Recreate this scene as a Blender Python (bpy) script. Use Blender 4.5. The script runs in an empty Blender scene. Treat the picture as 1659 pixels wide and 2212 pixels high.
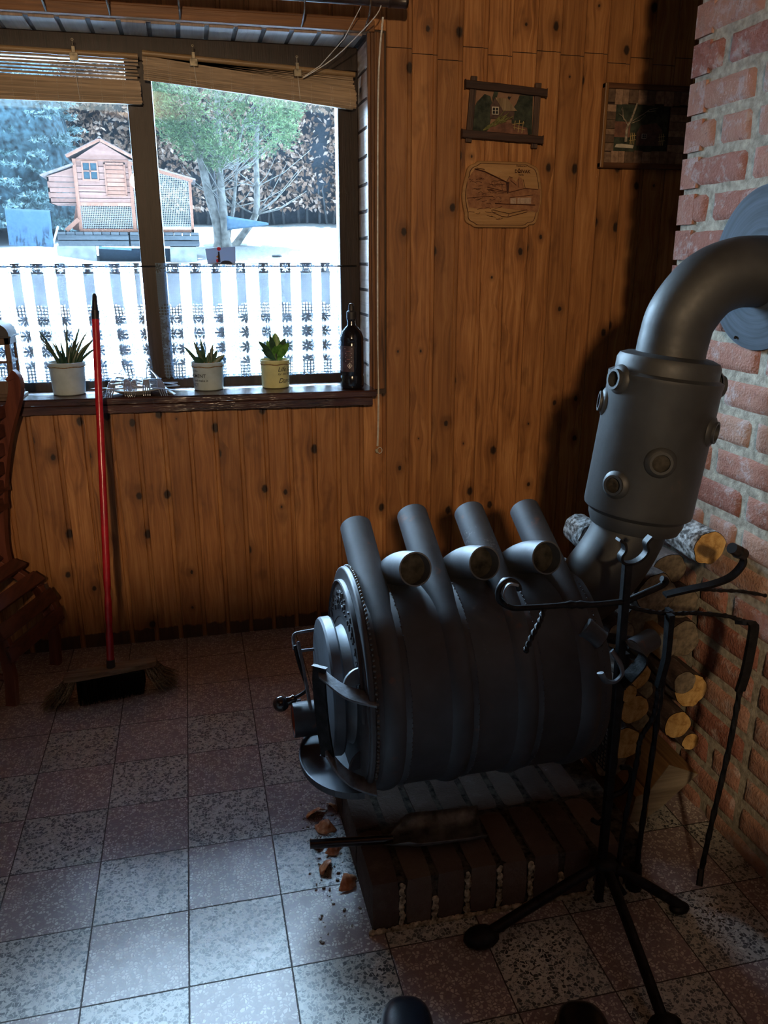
import bpy, math, random
import numpy as np
from mathutils import Vector, Matrix, Euler
random.seed(7); RS = np.random.RandomState(11)
PI = math.pi
SC = bpy.context.scene
COL = SC.collection

# ---------------------------------------------------------------- mesh helpers
class M:
    def __init__(s): s.v = []; s.f = []; s.a = []; s.uv = None
    def add(s, vf, rnd=None):
        v, f = vf; n = len(s.v)
        s.v.extend([tuple(p) for p in v]); s.f.extend([tuple(i + n for i in q) for q in f])
        s.a.extend([random.random() if rnd is None else rnd] * len(f)); return s
    def build(s, name, mat, parent=None, smooth=35, bevel=0, solid=0, subsurf=0, hd=False):
        me = bpy.data.meshes.new(name)
        off = Vector((0, 0, 0))
        root = parent
        while root is not None:
            off += root.location; root = root.parent
        vs = [(p[0] - off.x, p[1] - off.y, p[2] - off.z) for p in s.v]
        me.from_pydata(vs, [], s.f)
        if len(s.a) == len(me.polygons) and len(s.a):
            at = me.attributes.new('rnd', 'FLOAT', 'FACE'); at.data.foreach_set('value', s.a)
        if smooth:
            me.shade_smooth(); me.set_sharp_from_angle(angle=math.radians(smooth))
        me.materials.append(mat)
        me.update()
        o = bpy.data.objects.new(name, me); COL.objects.link(o)
        if parent is not None: o.parent = parent
        if bevel:
            b = o.modifiers.new('bevel', 'BEVEL'); b.width = bevel; b.segments = 2; b.limit_method = 'ANGLE'; b.angle_limit = math.radians(50)
        if solid:
            b = o.modifiers.new('solid', 'SOLIDIFY'); b.thickness = solid; b.offset = 0
        if subsurf:
            b = o.modifiers.new('sub', 'SUBSURF'); b.levels = subsurf; b.render_levels = subsurf
        return o

def frame_of(d):
    d = Vector(d).normalized()
    a = Vector((0, 0, 1)) if abs(d.z) < 0.9 else Vector((0, 1, 0))
    r = d.cross(a).normalized(); u = r.cross(d).normalized()
    return r, u, d

def box(c, s, rot=None):
    x, y, z = s[0] / 2, s[1] / 2, s[2] / 2
    P = [(-x, -y, -z), (x, -y, -z), (x, y, -z), (-x, y, -z), (-x, -y, z), (x, -y, z), (x, y, z), (-x, y, z)]
    if rot is not None:
        R = Euler(rot).to_matrix(); P = [tuple(R @ Vector(p)) for p in P]
    P = [(p[0] + c[0], p[1] + c[1], p[2] + c[2]) for p in P]
    return P, [(3, 2, 1, 0), (4, 5, 6, 7), (0, 1, 5, 4), (1, 2, 6, 5), (2, 3, 7, 6), (3, 0, 4, 7)]
def bb(x0, x1, y0, y1, z0, z1): return box(((x0 + x1) / 2, (y0 + y1) / 2, (z0 + z1) / 2), (x1 - x0, y1 - y0, z1 - z0))

def bar(p, q, w, t, up=(0, 0, 1), ext=0):
    """box running from p to q; w across, t along up"""
    p = Vector(p); q = Vector(q); d = (q - p); L = d.length; d.normalize()
    r = d.cross(Vector(up)).normalized(); u = r.cross(d).normalized()
    p = p - d * ext; q = q + d * ext
    V = []
    for e in (p, q):
        for a, b in ((-1, -1), (1, -1), (1, 1), (-1, 1)): V.append(tuple(e + r * (a * w / 2) + u * (b * t / 2)))
    return V, [(3, 2, 1, 0), (4, 5, 6, 7), (0, 1, 5, 4), (1, 2, 6, 5), (2, 3, 7, 6), (3, 0, 4, 7)]

def ribbon(path, w, t, up=(0, 0, 1)):
    """flat bar swept along a path; wide across `up`"""
    P = [Vector(p) for p in path]; V = []; F = []
    up = Vector(up).normalized()
    for i, p in enumerate(P):
        d = (P[min(i + 1, len(P) - 1)] - P[max(i - 1, 0)]).normalized()
        n = d.cross(up).normalized()
        for a, b in ((-1, -1), (1, -1), (1, 1), (-1, 1)): V.append(tuple(p + up * (a * w / 2) + n * (b * t / 2)))
    for i in range(len(P) - 1):
        for k in range(4):
            F.append((i * 4 + k, i * 4 + (k + 1) % 4, i * 4 + 4 + (k + 1) % 4, i * 4 + 4 + k))
    F.append((0, 1, 2, 3)); e = len(P) * 4 - 4; F.append((e + 3, e + 2, e + 1, e))
    return V, F

def tube(path, r, n=12, cap=True, twist=None, flat=None):
    P = [Vector(p) for p in path]; V = []; F = []
    if not hasattr(r, '__len__'): r = [r] * len(P)
    d0 = (P[1] - P[0]).normalized(); rr, uu, _ = frame_of(d0); prev = d0
    for i, p in enumerate(P):
        d = (P[min(i + 1, len(P) - 1)] - P[max(i - 1, 0)])
        if d.length < 1e-9: d = prev.copy()
        d.normalize()
        q = prev.rotation_difference(d); rr = (q @ rr).normalized(); uu = (q @ uu).normalized(); prev = d
        tw = twist * i if twist else 0
        for k in range(n):
            a = 2 * PI * k / n + tw
            ca, sa = math.cos(a), math.sin(a)
            if flat: sa *= flat
            V.append(tuple(p + (rr * ca + uu * sa) * r[i]))
    for i in range(len(P) - 1):
        for k in range(n):
            F.append((i * n + k, i * n + (k + 1) % n, (i + 1) * n + (k + 1) % n, (i + 1) * n + k))
    if cap:
        F.append(tuple(range(n - 1, -1, -1))); e = (len(P) - 1) * n; F.append(tuple(range(e, e + n)))
    return V, F

def pipe(path, ro, ri, n=24):
    """open pipe with wall thickness"""
    a = tube(path, ro, n, False); b = tube(path, ri, n, False)
    V = a[0] + b[0]; m = len(a[0]); F = list(a[1]) + [tuple(reversed([i + m for i in f])) for f in b[1]]
    for e in (0, (len(path) - 1) * n):
        for k in range(n):
            q = (e + k, e + (k + 1) % n, e + (k + 1) % n + m, e + k + m)
            F.append(q if e else tuple(reversed(q)))
    return V, F

def lathe(prof, c=(0, 0, 0), d=(0, 0, 1), n=32, close=True):
    r, u, dd = frame_of(d); c = Vector(c); V = []; F = []
    for (rad, h) in prof:
        for k in range(n):
            a = 2 * PI * k / n
            V.append(tuple(c + dd * h + (r * math.cos(a) + u * math.sin(a)) * max(rad, 1e-5)))
    for i in range(len(prof) - 1):
        for k in range(n):
            F.append((i * n + k, i * n + (k + 1) % n, (i + 1) * n + (k + 1) % n, (i + 1) * n + k))
    if close:
        F.append(tuple(range(n - 1, -1, -1))); e = (len(prof) - 1) * n; F.append(tuple(range(e, e + n)))
    return V, F

def ball(c, r, n=16, m=10, s=(1, 1, 1)):
    V = []; F = []
    for i in range(m + 1):
        t = PI * i / m
        for k in range(n):
            a = 2 * PI * k / n
            V.append((c[0] + r * s[0] * math.sin(t) * math.cos(a), c[1] + r * s[1] * math.sin(t) * math.sin(a), c[2] + r * s[2] * math.cos(t)))
    for i in range(m):
        for k in range(n): F.append((i * n + k, (i + 1) * n + k, (i + 1) * n + (k + 1) % n, i * n + (k + 1) % n))
    return V, F

def prism(poly, h, ex=(1, 0, 0), ey=(0, 0, 1), o=(0, 0, 0)):
    """2D polygon in plane (ex, ey) at o, extruded by h along ex x ey"""
    ex = Vector(ex); ey = Vector(ey); o = Vector(o); nz = ex.cross(ey); V = []
    for k in (0, h):
        for a, b in poly: V.append(tuple(o + ex * a + ey * b + nz * k))
    n = len(poly); F = [tuple(range(n - 1, -1, -1)), tuple(range(n, 2 * n))]
    for i in range(n): F.append((i, (i + 1) % n, n + (i + 1) % n, n + i))
    return V, F

def grid(nx, ny, fn):
    V = [tuple(fn(i / nx, j / ny)) for j in range(ny + 1) for i in range(nx + 1)]
    F = [(j * (nx + 1) + i, j * (nx + 1) + i + 1, (j + 1) * (nx + 1) + i + 1, (j + 1) * (nx + 1) + i) for j in range(ny) for i in range(nx)]
    return V, F

def smooth_path(pts, k=6):
    P = [Vector(p) for p in pts]; out = []
    for i in range(len(P) - 1):
        p0 = P[max(i - 1, 0)]; p1 = P[i]; p2 = P[i + 1]; p3 = P[min(i + 2, len(P) - 1)]
        for j in range(k):
            t = j / k
            out.append(0.5 * ((2 * p1) + (p2 - p0) * t + (2 * p0 - 5 * p1 + 4 * p2 - p3) * t * t + (3 * p1 - p0 - 3 * p2 + p3) * t ** 3))
    out.append(P[-1]); return out

def nz(x, y, z, s=1.0):
    from mathutils import noise
    return noise.noise(Vector((x * s, y * s, z * s)))

def tag(o, label, cat, group=None, kind=None):
    if label: o['label'] = label
    if cat: o['category'] = cat
    if group: o['group'] = group
    if kind: o['kind'] = kind
    return o
def empty(name, loc, label=None, cat=None, group=None, kind=None):
    o = bpy.data.objects.new(name, None); COL.objects.link(o); o.location = loc; o.empty_display_size = .05
    return tag(o, label, cat, group, kind)
def thing(mb, name, mat, label, cat, group=None, **k):
    """a thing that is one mesh, origin at its base centre"""
    vs = np.array(mb.v); lo = vs.min(0); hi = vs.max(0)
    c = ((lo[0] + hi[0]) / 2, (lo[1] + hi[1]) / 2, lo[2])
    mb.v = [(p[0] - c[0], p[1] - c[1], p[2] - c[2]) for p in mb.v]
    o = mb.build(name, mat, None, **k); o.location = c
    return tag(o, label, cat, group)
def struct(mb, name, mat, **k):
    o = mb.build(name, mat, None, **k); o['kind'] = 'structure'; return o
def copy_tree(o, parent=None):
    c = o.copy(); COL.objects.link(c)
    c.parent = parent
    for ch in list(o.children): copy_tree(ch, c)
    return c

_fonts = {}
def text_mesh(s, size, depth=0.0006, shear=0.0, align='LEFT', bold=0.0, res=3):
    cu = bpy.data.curves.new('t', 'FONT'); cu.body = s; cu.size = size; cu.extrude = depth; cu.shear = shear; cu.offset = bold
    cu.align_x = align; cu.resolution_u = res
    ob = bpy.data.objects.new('t', cu); COL.objects.link(ob)
    dg = bpy.context.evaluated_depsgraph_get(); me = ob.evaluated_get(dg).to_mesh()
    V = [tuple(v.co) for v in me.vertices]; F = [tuple(p.vertices) for p in me.polygons]
    ob.evaluated_get(dg).to_mesh_clear(); bpy.data.objects.remove(ob); bpy.data.curves.remove(cu)
    return V, F

# ---------------------------------------------------------------- materials
class N:
    def __init__(s, name):
        s.m = bpy.data.materials.new(name); s.m.use_nodes = True; s.t = s.m.node_tree; s.t.nodes.clear()
        s.out = s.t.nodes.new('ShaderNodeOutputMaterial')
    def n(s, typ, **k):
        x = s.t.nodes.new(typ)
        for a, b in k.items(): setattr(x, a, b)
        return x
    def l(s, a, b): s.t.links.new(a, b)
    def put(s, sock, v):
        if v is None: return
        if isinstance(v, bpy.types.NodeSocket): s.l(v, sock)
        else:
            try: sock.default_value = v
            except Exception: sock.default_value = (v[0], v[1], v[2], 1)
    def math(s, op, a, b=None, c=None, clamp=False):
        x = s.n('ShaderNodeMath', operation=op, use_clamp=clamp)
        s.put(x.inputs[0], a)
        if b is not None: s.put(x.inputs[1], b)
        if c is not None: s.put(x.inputs[2], c)
        return x.outputs[0]
    def vm(s, op, a, b=None):
        x = s.n('ShaderNodeVectorMath', operation=op); s.put(x.inputs[0], a)
        if b is not None: s.put(x.inputs[1], b)
        return x.outputs['Value'] if op in ('LENGTH', 'DOT_PRODUCT', 'DISTANCE') else x.outputs['Vector']
    def xyz(s, v):
        x = s.n('ShaderNodeSeparateXYZ'); s.put(x.inputs[0], v); return x.outputs
    def comb(s, a, b, c):
        x = s.n('ShaderNodeCombineXYZ')
        for i, q in enumerate((a, b, c)): s.put(x.inputs[i], q)
        return x.outputs[0]
    def co(s, which='Object'): return s.n('ShaderNodeTexCoord').outputs[which]
    def noise(s, v, sc=5, det=3, rough=.55, dist=0, dim='3D'):
        x = s.n('ShaderNodeTexNoise', noise_dimensions=dim); s.put(x.inputs['Vector'], v)
        x.inputs['Scale'].default_value = sc; x.inputs['Detail'].default_value = det; x.inputs['Roughness'].default_value = rough; x.inputs['Distortion'].default_value = dist
        return x.outputs['Fac']
    def vor(s, v, sc=5, feat='F1', dim='3D', rnd=1.0):
        x = s.n('ShaderNodeTexVoronoi', feature=feat, voronoi_dimensions=dim); s.put(x.inputs['Vector'], v)
        x.inputs['Scale'].default_value = sc; x.inputs['Randomness'].default_value = rnd
        return x
    def ramp(s, f, pts, interp='LINEAR'):
        x = s.n('ShaderNodeValToRGB'); x.color_ramp.interpolation = interp; e = x.color_ramp.elements
        while len(e) < len(pts): e.new(0.5)
        for i, (p, c) in enumerate(pts):
            e[i].position = p; e[i].color = (c[0], c[1], c[2], 1) if hasattr(c, '__len__') else (c, c, c, 1)
        s.put(x.inputs[0], f); return x.outputs['Color']
    def smooth(s, v, a, b):
        x = s.n('ShaderNodeMapRange', interpolation_type='SMOOTHSTEP'); s.put(x.inputs[0], v)
        s.put(x.inputs[1], a); s.put(x.inputs[2], b); x.inputs[3].default_value = 0; x.inputs[4].default_value = 1
        return x.outputs[0]
    def mix(s, f, a, b, mode='MIX'):
        x = s.n('ShaderNodeMix', data_type='RGBA', blend_type=mode); s.put(x.inputs[0], f)
        for sk, v in ((x.inputs[6], a), (x.inputs[7], b)):
            if isinstance(v, bpy.types.NodeSocket): s.l(v, sk)
            else: sk.default_value = (v[0], v[1], v[2], 1)
        return x.outputs[2]
    def bump(s, h, st=.3, d=.002):
        x = s.n('ShaderNodeBump'); s.put(x.inputs['Height'], h); x.inputs['Strength'].default_value = st; x.inputs['Distance'].default_value = d
        return x.outputs[0]
    def attr(s, nm):
        return s.n('ShaderNodeAttribute', attribute_name=nm).outputs['Fac']
    def bsdf(s, col, rough=.6, metal=0, norm=None, spec=.5, **k):
        b = s.n('ShaderNodeBsdfPrincipled')
        if isinstance(col, bpy.types.NodeSocket): s.l(col, b.inputs['Base Color'])
        else: b.inputs['Base Color'].default_value = (col[0], col[1], col[2], 1)
        s.put(b.inputs['Roughness'], rough); s.put(b.inputs['Metallic'], metal); b.inputs['Specular IOR Level'].default_value = spec
        if norm is not None: s.l(norm, b.inputs['Normal'])
        for kk, v in k.items(): s.put(b.inputs[kk.replace('_', ' ')], v)
        return b.outputs[0]
    def done(s, sh): s.l(sh, s.out.inputs['Surface']); return s.m

def plain(name, col, rough=.6, metal=0, spec=.5, var=.12, sc=30, bump=0.0, **k):
    n = N(name); c = n.co(); f = n.noise(c, sc, 3)
    lo = [max(0, x * (1 - var * 2)) for x in col]; hi = [x * (1 + var * 2) for x in col]
    cc = n.ramp(f, [(.3, lo), (.7, hi)])
    nm = n.bump(n.noise(c, sc * 4, 4), bump, .002) if bump else None
    return n.done(n.bsdf(cc, rough, metal, nm, spec, **k))

def wood(name, dark, light, axis='z', sc=1.0, rough=.45, knotty=0.0, bump=.25, spec=.4):
    n = N(name); c = n.co(); x = n.xyz(c)
    r = n.attr('rnd')
    st = {'z': (60, 60, 3), 'x': (3, 60, 60), 'y': (60, 3, 60)}[axis]
    v = n.vm('MULTIPLY', c, tuple(a * sc for a in st))
    v = n.vm('ADD', v, n.comb(n.math('MULTIPLY', r, 37.), n.math('MULTIPLY', r, 91.), n.math('MULTIPLY', r, 53.)))
    g = n.noise(v, 1, 4, .6, .6)
    g2 = n.noise(v, 4.5, 2, .6)
    cc = n.ramp(n.math('ADD', n.math('MULTIPLY', g, .75), n.math('MULTIPLY', g2, .25)), [(.33, dark), (.62, light)])
    cc = n.mix(n.math('MULTIPLY', r, .4), cc, tuple(a * .55 for a in dark))
    return n.done(n.bsdf(cc, rough, 0, n.bump(g2, bump, .0015), spec))

def plank_wall(name, W, X0, dark, mid, light, kz=.33, across=0, along=2, stain=None, rough=.42, knot=1.0, seed=0.0):
    """tongue and groove pine: knots, grain, colour per board"""
    n = N(name); c = n.co(); x = n.xyz(c)
    u = n.math('DIVIDE', n.math('SUBTRACT', x[across], X0), W)
    idn = n.math('FLOOR', u)
    wn = n.n('ShaderNodeTexWhiteNoise', noise_dimensions='1D'); n.put(wn.inputs['W'], n.math('ADD', idn, 13.7 + seed)); rnd = wn.outputs['Value']
    wn2 = n.n('ShaderNodeTexWhiteNoise', noise_dimensions='1D'); n.put(wn2.inputs['W'], n.math('ADD', idn, 77.1 + seed)); rnd2 = wn2.outputs['Value']
    z = n.math('ADD', x[along], n.math('MULTIPLY', rnd, 5.0))
    # knots
    kv = n.comb(u, n.math('DIVIDE', z, kz), 0.0)
    vo = n.vor(kv, 1.0, 'F1', '2D', .95)
    df = n.vm('MULTIPLY', n.vm('SUBTRACT', kv, vo.outputs['Position']), (W, kz, 0))
    dxyz = n.xyz(df)
    d = n.vm('LENGTH', n.vm('MULTIPLY', df, (1.0, .72, 0)))
    krs = n.xyz(vo.outputs['Color'])
    size = n.math('MULTIPLY', n.smooth(krs[0], .25, 1.0), .0125 * knot)
    wob = n.math('MULTIPLY', n.math('SUBTRACT', n.noise(c, 90, 2), .5), .006)
    dk = n.math('ADD', d, wob)
    core = n.math('SUBTRACT', 1.0, n.smooth(dk, n.math('MULTIPLY', size, .55), n.math('ADD', size, .0012)))
    core = n.math('MULTIPLY', core, n.math('GREATER_THAN', size, .0018))
    halo = n.math('SUBTRACT', 1.0, n.smooth(dk, size, n.math('ADD', n.math('MULTIPLY', size, 3.2), .003)))
    halo = n.math('MULTIPLY', halo, n.math('GREATER_THAN', size, .0018))
    # grain bends around the knots
    push = n.math('MULTIPLY', n.math('MULTIPLY', dxyz[0], n.math('POWER', 2.718, n.math('MULTIPLY', n.math('MULTIPLY', d, d), -900.))), -.75)
    gx = n.math('ADD', x[across], push)
    gv = n.comb(n.math('ADD', gx, n.math('MULTIPLY', rnd2, 9.)), n.math('MULTIPLY', z, .045), 0.0)
    g = n.noise(gv, 70, 4, .62, .35)
    gv2 = n.comb(gx, n.math('MULTIPLY', z, .012), rnd)
    g2 = n.noise(gv2, 260, 2, .6)
    g3 = n.noise(n.comb(gx, n.math('MULTIPLY', z, .35), rnd2), 9, 3, .5)
    f = n.math('ADD', n.math('ADD', n.math('MULTIPLY', g, .55), n.math('MULTIPLY', g2, .2)), n.math('MULTIPLY', g3, .25))
    col = n.ramp(f, [(.34, dark), (.5, mid), (.66, light)])
    col = n.mix(n.math('MULTIPLY', rnd, .55), col, tuple(a * .52 for a in mid))
    blot = n.smooth(n.noise(n.comb(gx, n.math('MULTIPLY', z, .5), rnd), 14, 3), .55, .75)
    col = n.mix(n.math('MULTIPLY', blot, .5), col, tuple(a * .6 for a in dark))
    col = n.mix(n.math('MULTIPLY', halo, .45), col, tuple(a * .55 for a in dark))
    col = n.mix(n.math('MULTIPLY', core, .93), col, (.012, .007, .005))
    if stain:
        fr = n.math('FRACT', u)
        flat = n.math('MULTIPLY', n.math('LESS_THAN', fr, .81), n.math('SUBTRACT', 1.0, n.smooth(n.math('ADD', x[2], n.math('MULTIPLY', n.math('SUBTRACT', n.noise(c, 40, 3), .5), .03)), stain - .008, stain)))
        col = n.mix(n.math('MULTIPLY', flat, .82), col, (.022, .018, .016))
    return n.done(n.bsdf(col, n.math('ADD', rough, n.math('MULTIPLY', g, .12)), 0, n.bump(n.math('ADD', g2, n.math('MULTIPLY', core, -1.)), .22, .0012), .4))

def s2l(r, g, b):
    f = lambda c: ((c / 255 + .055) / 1.055) ** 2.4 if c / 255 > .04045 else c / 255 / 12.92
    return (f(r), f(g), f(b))
SKY_LO, SKY_HI, LAMP, EXPO, OUT_ALB = 1.4, 155.0, 250.0, 0.15, .215
# ================================================================ materials
W_PINE = plank_wall('pine_boards', .0865, .161, (.15, .054, .016), (.37, .155, .048), (.58, .29, .105), stain=.055, knot=1.25)
W_CEIL = plank_wall('pine_ceiling', .09, 0, (.15, .055, .016), (.27, .11, .035), (.38, .17, .06))
W_REV = plank_wall('whitelit_reveal_boards', .10, 0, (.24, .15, .10), (.40, .28, .20), (.50, .37, .27), across=2, along=1)  # white window light put into the board colour
W_REVT = plank_wall('snowlit_varnished_reveal_boards', .0865, .02, (.20, .14, .11), (.34, .26, .21), (.44, .35, .30), across=0, along=1, rough=.3)  # reflection of the snow put into the lighter board colour
W_CASE = wood('casing_wood', (.05, .018, .006), (.26, .11, .035), 'z', 1.0, .5)
W_BEAM = wood('beam_wood', (.12, .045, .014), (.32, .14, .045), 'x', .8, .5)
W_FRAME = wood('dark_window_wood', (.012, .007, .0055), (.032, .019, .014), 'z', 1.0, .42, spec=.22)
W_SILL = wood('dark_sill_wood', (.012, .006, .005), (.07, .030, .022), 'x', .9, .22, bump=.5, spec=.6)
W_CHAIR = wood('dark_red_chair_wood', (.035, .010, .007), (.12, .034, .020), 'y', .7, .5)
W_CHAIRL = wood('red_brown_frame_wood', (.09, .024, .014), (.19, .058, .032), 'z', .7, .45)
W_LANT = wood('lantern_wood', (.05, .025, .013), (.13, .07, .035), 'z', 1, .5)
STEEL_BLK = plain('black_iron', (.012, .012, .013), .5, .6, .4, .3, 60, .3)
IRON_BRK = plain('grey_iron_bar', (.11, .125, .145), .5, .15, .5, .25, 40, .2)

def stove_mat(name='stove_steel', base=(.060, .066, .076), rust=.5):
    n = N(name); c = n.co()
    f = n.noise(c, 7, 4, .6); f2 = n.noise(c, 55, 3, .6)
    col = n.ramp(f, [(.3, tuple(a * .6 for a in base)), (.55, base), (.75, tuple(a * 1.35 for a in base))])
    rm = n.math('MULTIPLY', n.smooth(n.noise(c, 13, 3, .55), .62, .70), n.smooth(f2, .45, .6))
    col = n.mix(n.math('MULTIPLY', rm, rust), col, (.17, .085, .06))
    dust_haze = n.math('MULTIPLY', n.smooth(n.noise(n.vm('ADD', c, (3.1, 1.7, 5.)), 9, 4, .6), .66, .76), n.smooth(n.noise(c, 170, 2), .5, .62))
    col = n.mix(n.math('MULTIPLY', dust_haze, .35), col, (.30, .31, .32))
    ro = n.math('ADD', .44, n.math('MULTIPLY', f2, .2))
    return n.done(n.bsdf(col, ro, .25, n.bump(f2, .22, .0015), .5))
STOVE = stove_mat()
FLUE = stove_mat('flue_steel', (.036, .039, .040), .12)
DOORM = stove_mat('door_steel', (.085, .10, .12), .1)
COLLARM = stove_mat('door_collar_steel', (.20, .225, .25), .15)
SOOT = plain('sooty_pipe_inside', (.030, .027, .022), .85, 0, .1, .4, 40)
REDIN = plain('red_lead_paint_inside', (.35, .07, .03), .6, 0, .3, .2, 40)
WELD = plain('weld_seam', (.10, .10, .095), .5, .4, .5, .4, 150, .8)

def brick_mat(name, A, B, Cc, chalk=.5, soot=0):
    n = N(name); c = n.co(); r = n.attr('rnd')
    v = n.vm('ADD', c, n.comb(n.math('MULTIPLY', r, 17.), 0., 0.))
    f = n.noise(v, 28, 5, .65)
    col = n.ramp(n.math('ADD', n.math('MULTIPLY', r, .6), n.math('MULTIPLY', f, .4)), [(.2, A), (.5, B), (.8, Cc)])
    ch = n.smooth(n.noise(v, 20, 6, .72), .5, .66)
    col = n.mix(n.math('MULTIPLY', ch, chalk), col, (.42, .36, .34))
    dk = n.smooth(n.noise(v, 45, 5, .7), .58, .72)
    col = n.mix(n.math('MULTIPLY', dk, .6), col, (.09, .045, .04))
    if soot:
        col = n.mix(soot, col, (.02, .018, .017))
    return n.done(n.bsdf(col, .85, 0, n.bump(n.math('ADD', f, n.noise(v, 160, 3)), .8, .004), .25))
BRICK = brick_mat('old_red_brick', (.22, .085, .06), (.30, .14, .10), (.36, .22, .16), .7)
BRICKP = brick_mat('sooty_plinth_brick', (.075, .050, .040), (.11, .078, .062), (.15, .11, .085), .08, .15)
MORTARD = plain('sooty_mortar', (.045, .038, .030), .9, 0, .2, .5, 70, .9)
MORTAR = plain('grey_mortar', (.32, .30, .24), .9, 0, .2, .2, 60, .8)
MORTARP = plain('pale_plinth_mortar', (.34, .29, .20), .9, 0, .2, .5, 70, .9)

def floor_mat():
    n = N('terrazzo_tiles'); c = n.co(); x = n.xyz(c); T = .2
    i = n.math('FLOOR', n.math('DIVIDE', x[0], T)); k = n.math('FLOOR', n.math('DIVIDE', n.math('MULTIPLY', x[1], -1.), T))
    par = n.math('MODULO', n.math('ADD', n.math('ADD', i, k), 100.), 2.)
    grey = n.math('MULTIPLY', n.math('LESS_THAN', par, .5), n.math('GREATER_THAN', k, 1.5))
    wn = n.n('ShaderNodeTexWhiteNoise', noise_dimensions='2D'); n.put(wn.inputs['Vector'], n.comb(i, k, 0)); tr = wn.outputs['Value']
    fx = n.math('FRACT', n.math('DIVIDE', x[0], T)); fy = n.math('FRACT', n.math('DIVIDE', x[1], T))
    def edge(f): return n.math('MINIMUM', f, n.math('SUBTRACT', 1.0, f))
    e = n.math('MULTIPLY', n.math('MINIMUM', edge(fx), edge(fy)), T)
    e = n.math('ADD', e, n.math('MULTIPLY', n.math('SUBTRACT', n.noise(c, 150, 2), .5), .0016))
    joint = n.math('SUBTRACT', 1.0, n.smooth(e, .0009, .0019))
    P = n.comb(x[0], x[1], n.math('MULTIPLY', tr, 3.))
    P2 = n.comb(x[0], x[1], 0)
    wv = n.vm('ADD', P2, n.vm('MULTIPLY', n.comb(n.noise(P2, 60, 2), n.noise(n.vm('ADD', P2, (4., 2., 0)), 60, 2), 0), (.012, .012, 0)))
    v1 = n.vor(wv, 135, 'F1', '2D'); e1 = n.vor(wv, 135, 'DISTANCE_TO_EDGE', '2D'); c1 = n.xyz(v1.outputs['Color'])
    v2 = n.vor(n.vm('ADD', wv, (3.3, 1.2, 0)), 260, 'F1', '2D'); e2 = n.vor(n.vm('ADD', wv, (3.3, 1.2, 0)), 260, 'DISTANCE_TO_EDGE', '2D'); c2 = n.xyz(v2.outputs['Color'])
    def chips(ve, vc, thr, ed): return n.math('MULTIPLY', n.smooth(ve.outputs['Distance'], ed, ed + .05), n.math('GREATER_THAN', vc[0], thr))
    big = chips(e1, c1, .42, .13); sm = chips(e2, c2, .55, .12)
    # brown-red tile with pale chips
    base_r = n.mix(tr, (.22, .165, .175), (.28, .225, .235))
    cr = n.ramp(c1[1], [(0, (.42, .37, .35)), (1, (.72, .70, .66))])
    red = n.mix(n.math('MULTIPLY', sm, .7), base_r, (.32, .28, .26)); red = n.mix(big, red, cr)
    # grey tile: pale ground, dark blue-green chips
    base_g = n.mix(tr, (.48, .50, .46), (.58, .60, .56))
    dkc = chips(e1, c1, .50, .07)
    gr = n.mix(n.math('MULTIPLY', sm, .75), base_g, (.10, .115, .12)); gr = n.mix(dkc, gr, n.ramp(c1[2], [(0, (.03, .04, .05)), (.7, (.11, .13, .135)), (1, (.68, .70, .66))]))
    col = n.mix(grey, red, gr)
    dirt = n.smooth(n.noise(P2, 6, 4, .6), .45, .75)
    col = n.mix(n.math('MULTIPLY', dirt, .25), col, (.13, .12, .11))
    col = n.mix(joint, col, (.018, .017, .016))
    ro = n.math('ADD', n.math('ADD', .25, n.math('MULTIPLY', n.noise(P2, 25, 4), .14)), n.math('MULTIPLY', joint, .4))
    return n.done(n.bsdf(col, ro, 0, n.bump(n.math('SUBTRACT', 1.0, joint), .4, .0012), 1.0))
FLOOR = floor_mat()

def glass_mat():
    n = N('window_glass')
    tr = n.n('ShaderNodeBsdfTransparent'); tr.inputs[0].default_value = (.96, .98, 1, 1)
    gl = n.n('ShaderNodeBsdfGlossy'); gl.inputs['Roughness'].default_value = .0; gl.inputs[0].default_value = (.9, .95, 1, 1)
    fr = n.n('ShaderNodeFresnel'); fr.inputs[0].default_value = 1.5
    dust_haze = n.n('ShaderNodeBsdfTranslucent'); dust_haze.inputs[0].default_value = (.75, .88, 1, 1)  # translucent film puts a bluish haze into the pane
    dm = n.n('ShaderNodeMixShader'); n.l(n.math('MULTIPLY', n.noise(n.co(), 3, 3), .0024), dm.inputs[0]); n.l(tr.outputs[0], dm.inputs[1]); n.l(dust_haze.outputs[0], dm.inputs[2])
    mx = n.n('ShaderNodeMixShader'); n.l(n.math('MULTIPLY', fr.outputs[0], 1.6, clamp=True), mx.inputs[0]); n.l(dm.outputs[0], mx.inputs[1]); n.l(gl.outputs[0], mx.inputs[2])
    return n.done(mx.outputs[0])
GLASS = glass_mat()

def emis(name, col, st):
    n = N(name); e = n.n('ShaderNodeEmission'); e.inputs[0].default_value = (*col, 1); e.inputs[1].default_value = st
    return n.done(e.outputs[0])

# ================================================================ the room
WY = .167          # face of the boarded wall
BX = 1.28          # face of the brick chimney
OX0, OX1, OZ0, OZ1 = -.74, .703, .885, 2.027
CEIL = 2.42
# floor
struct(M().add(bb(-2.75, 2.4, -5.2, .30, -.12, 0)), 'floor', FLOOR, smooth=0)
struct(M().add(bb(-2.75, 2.4, -5.2, .33, CEIL, CEIL + .1)), 'ceiling', W_CEIL, smooth=0)

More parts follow.
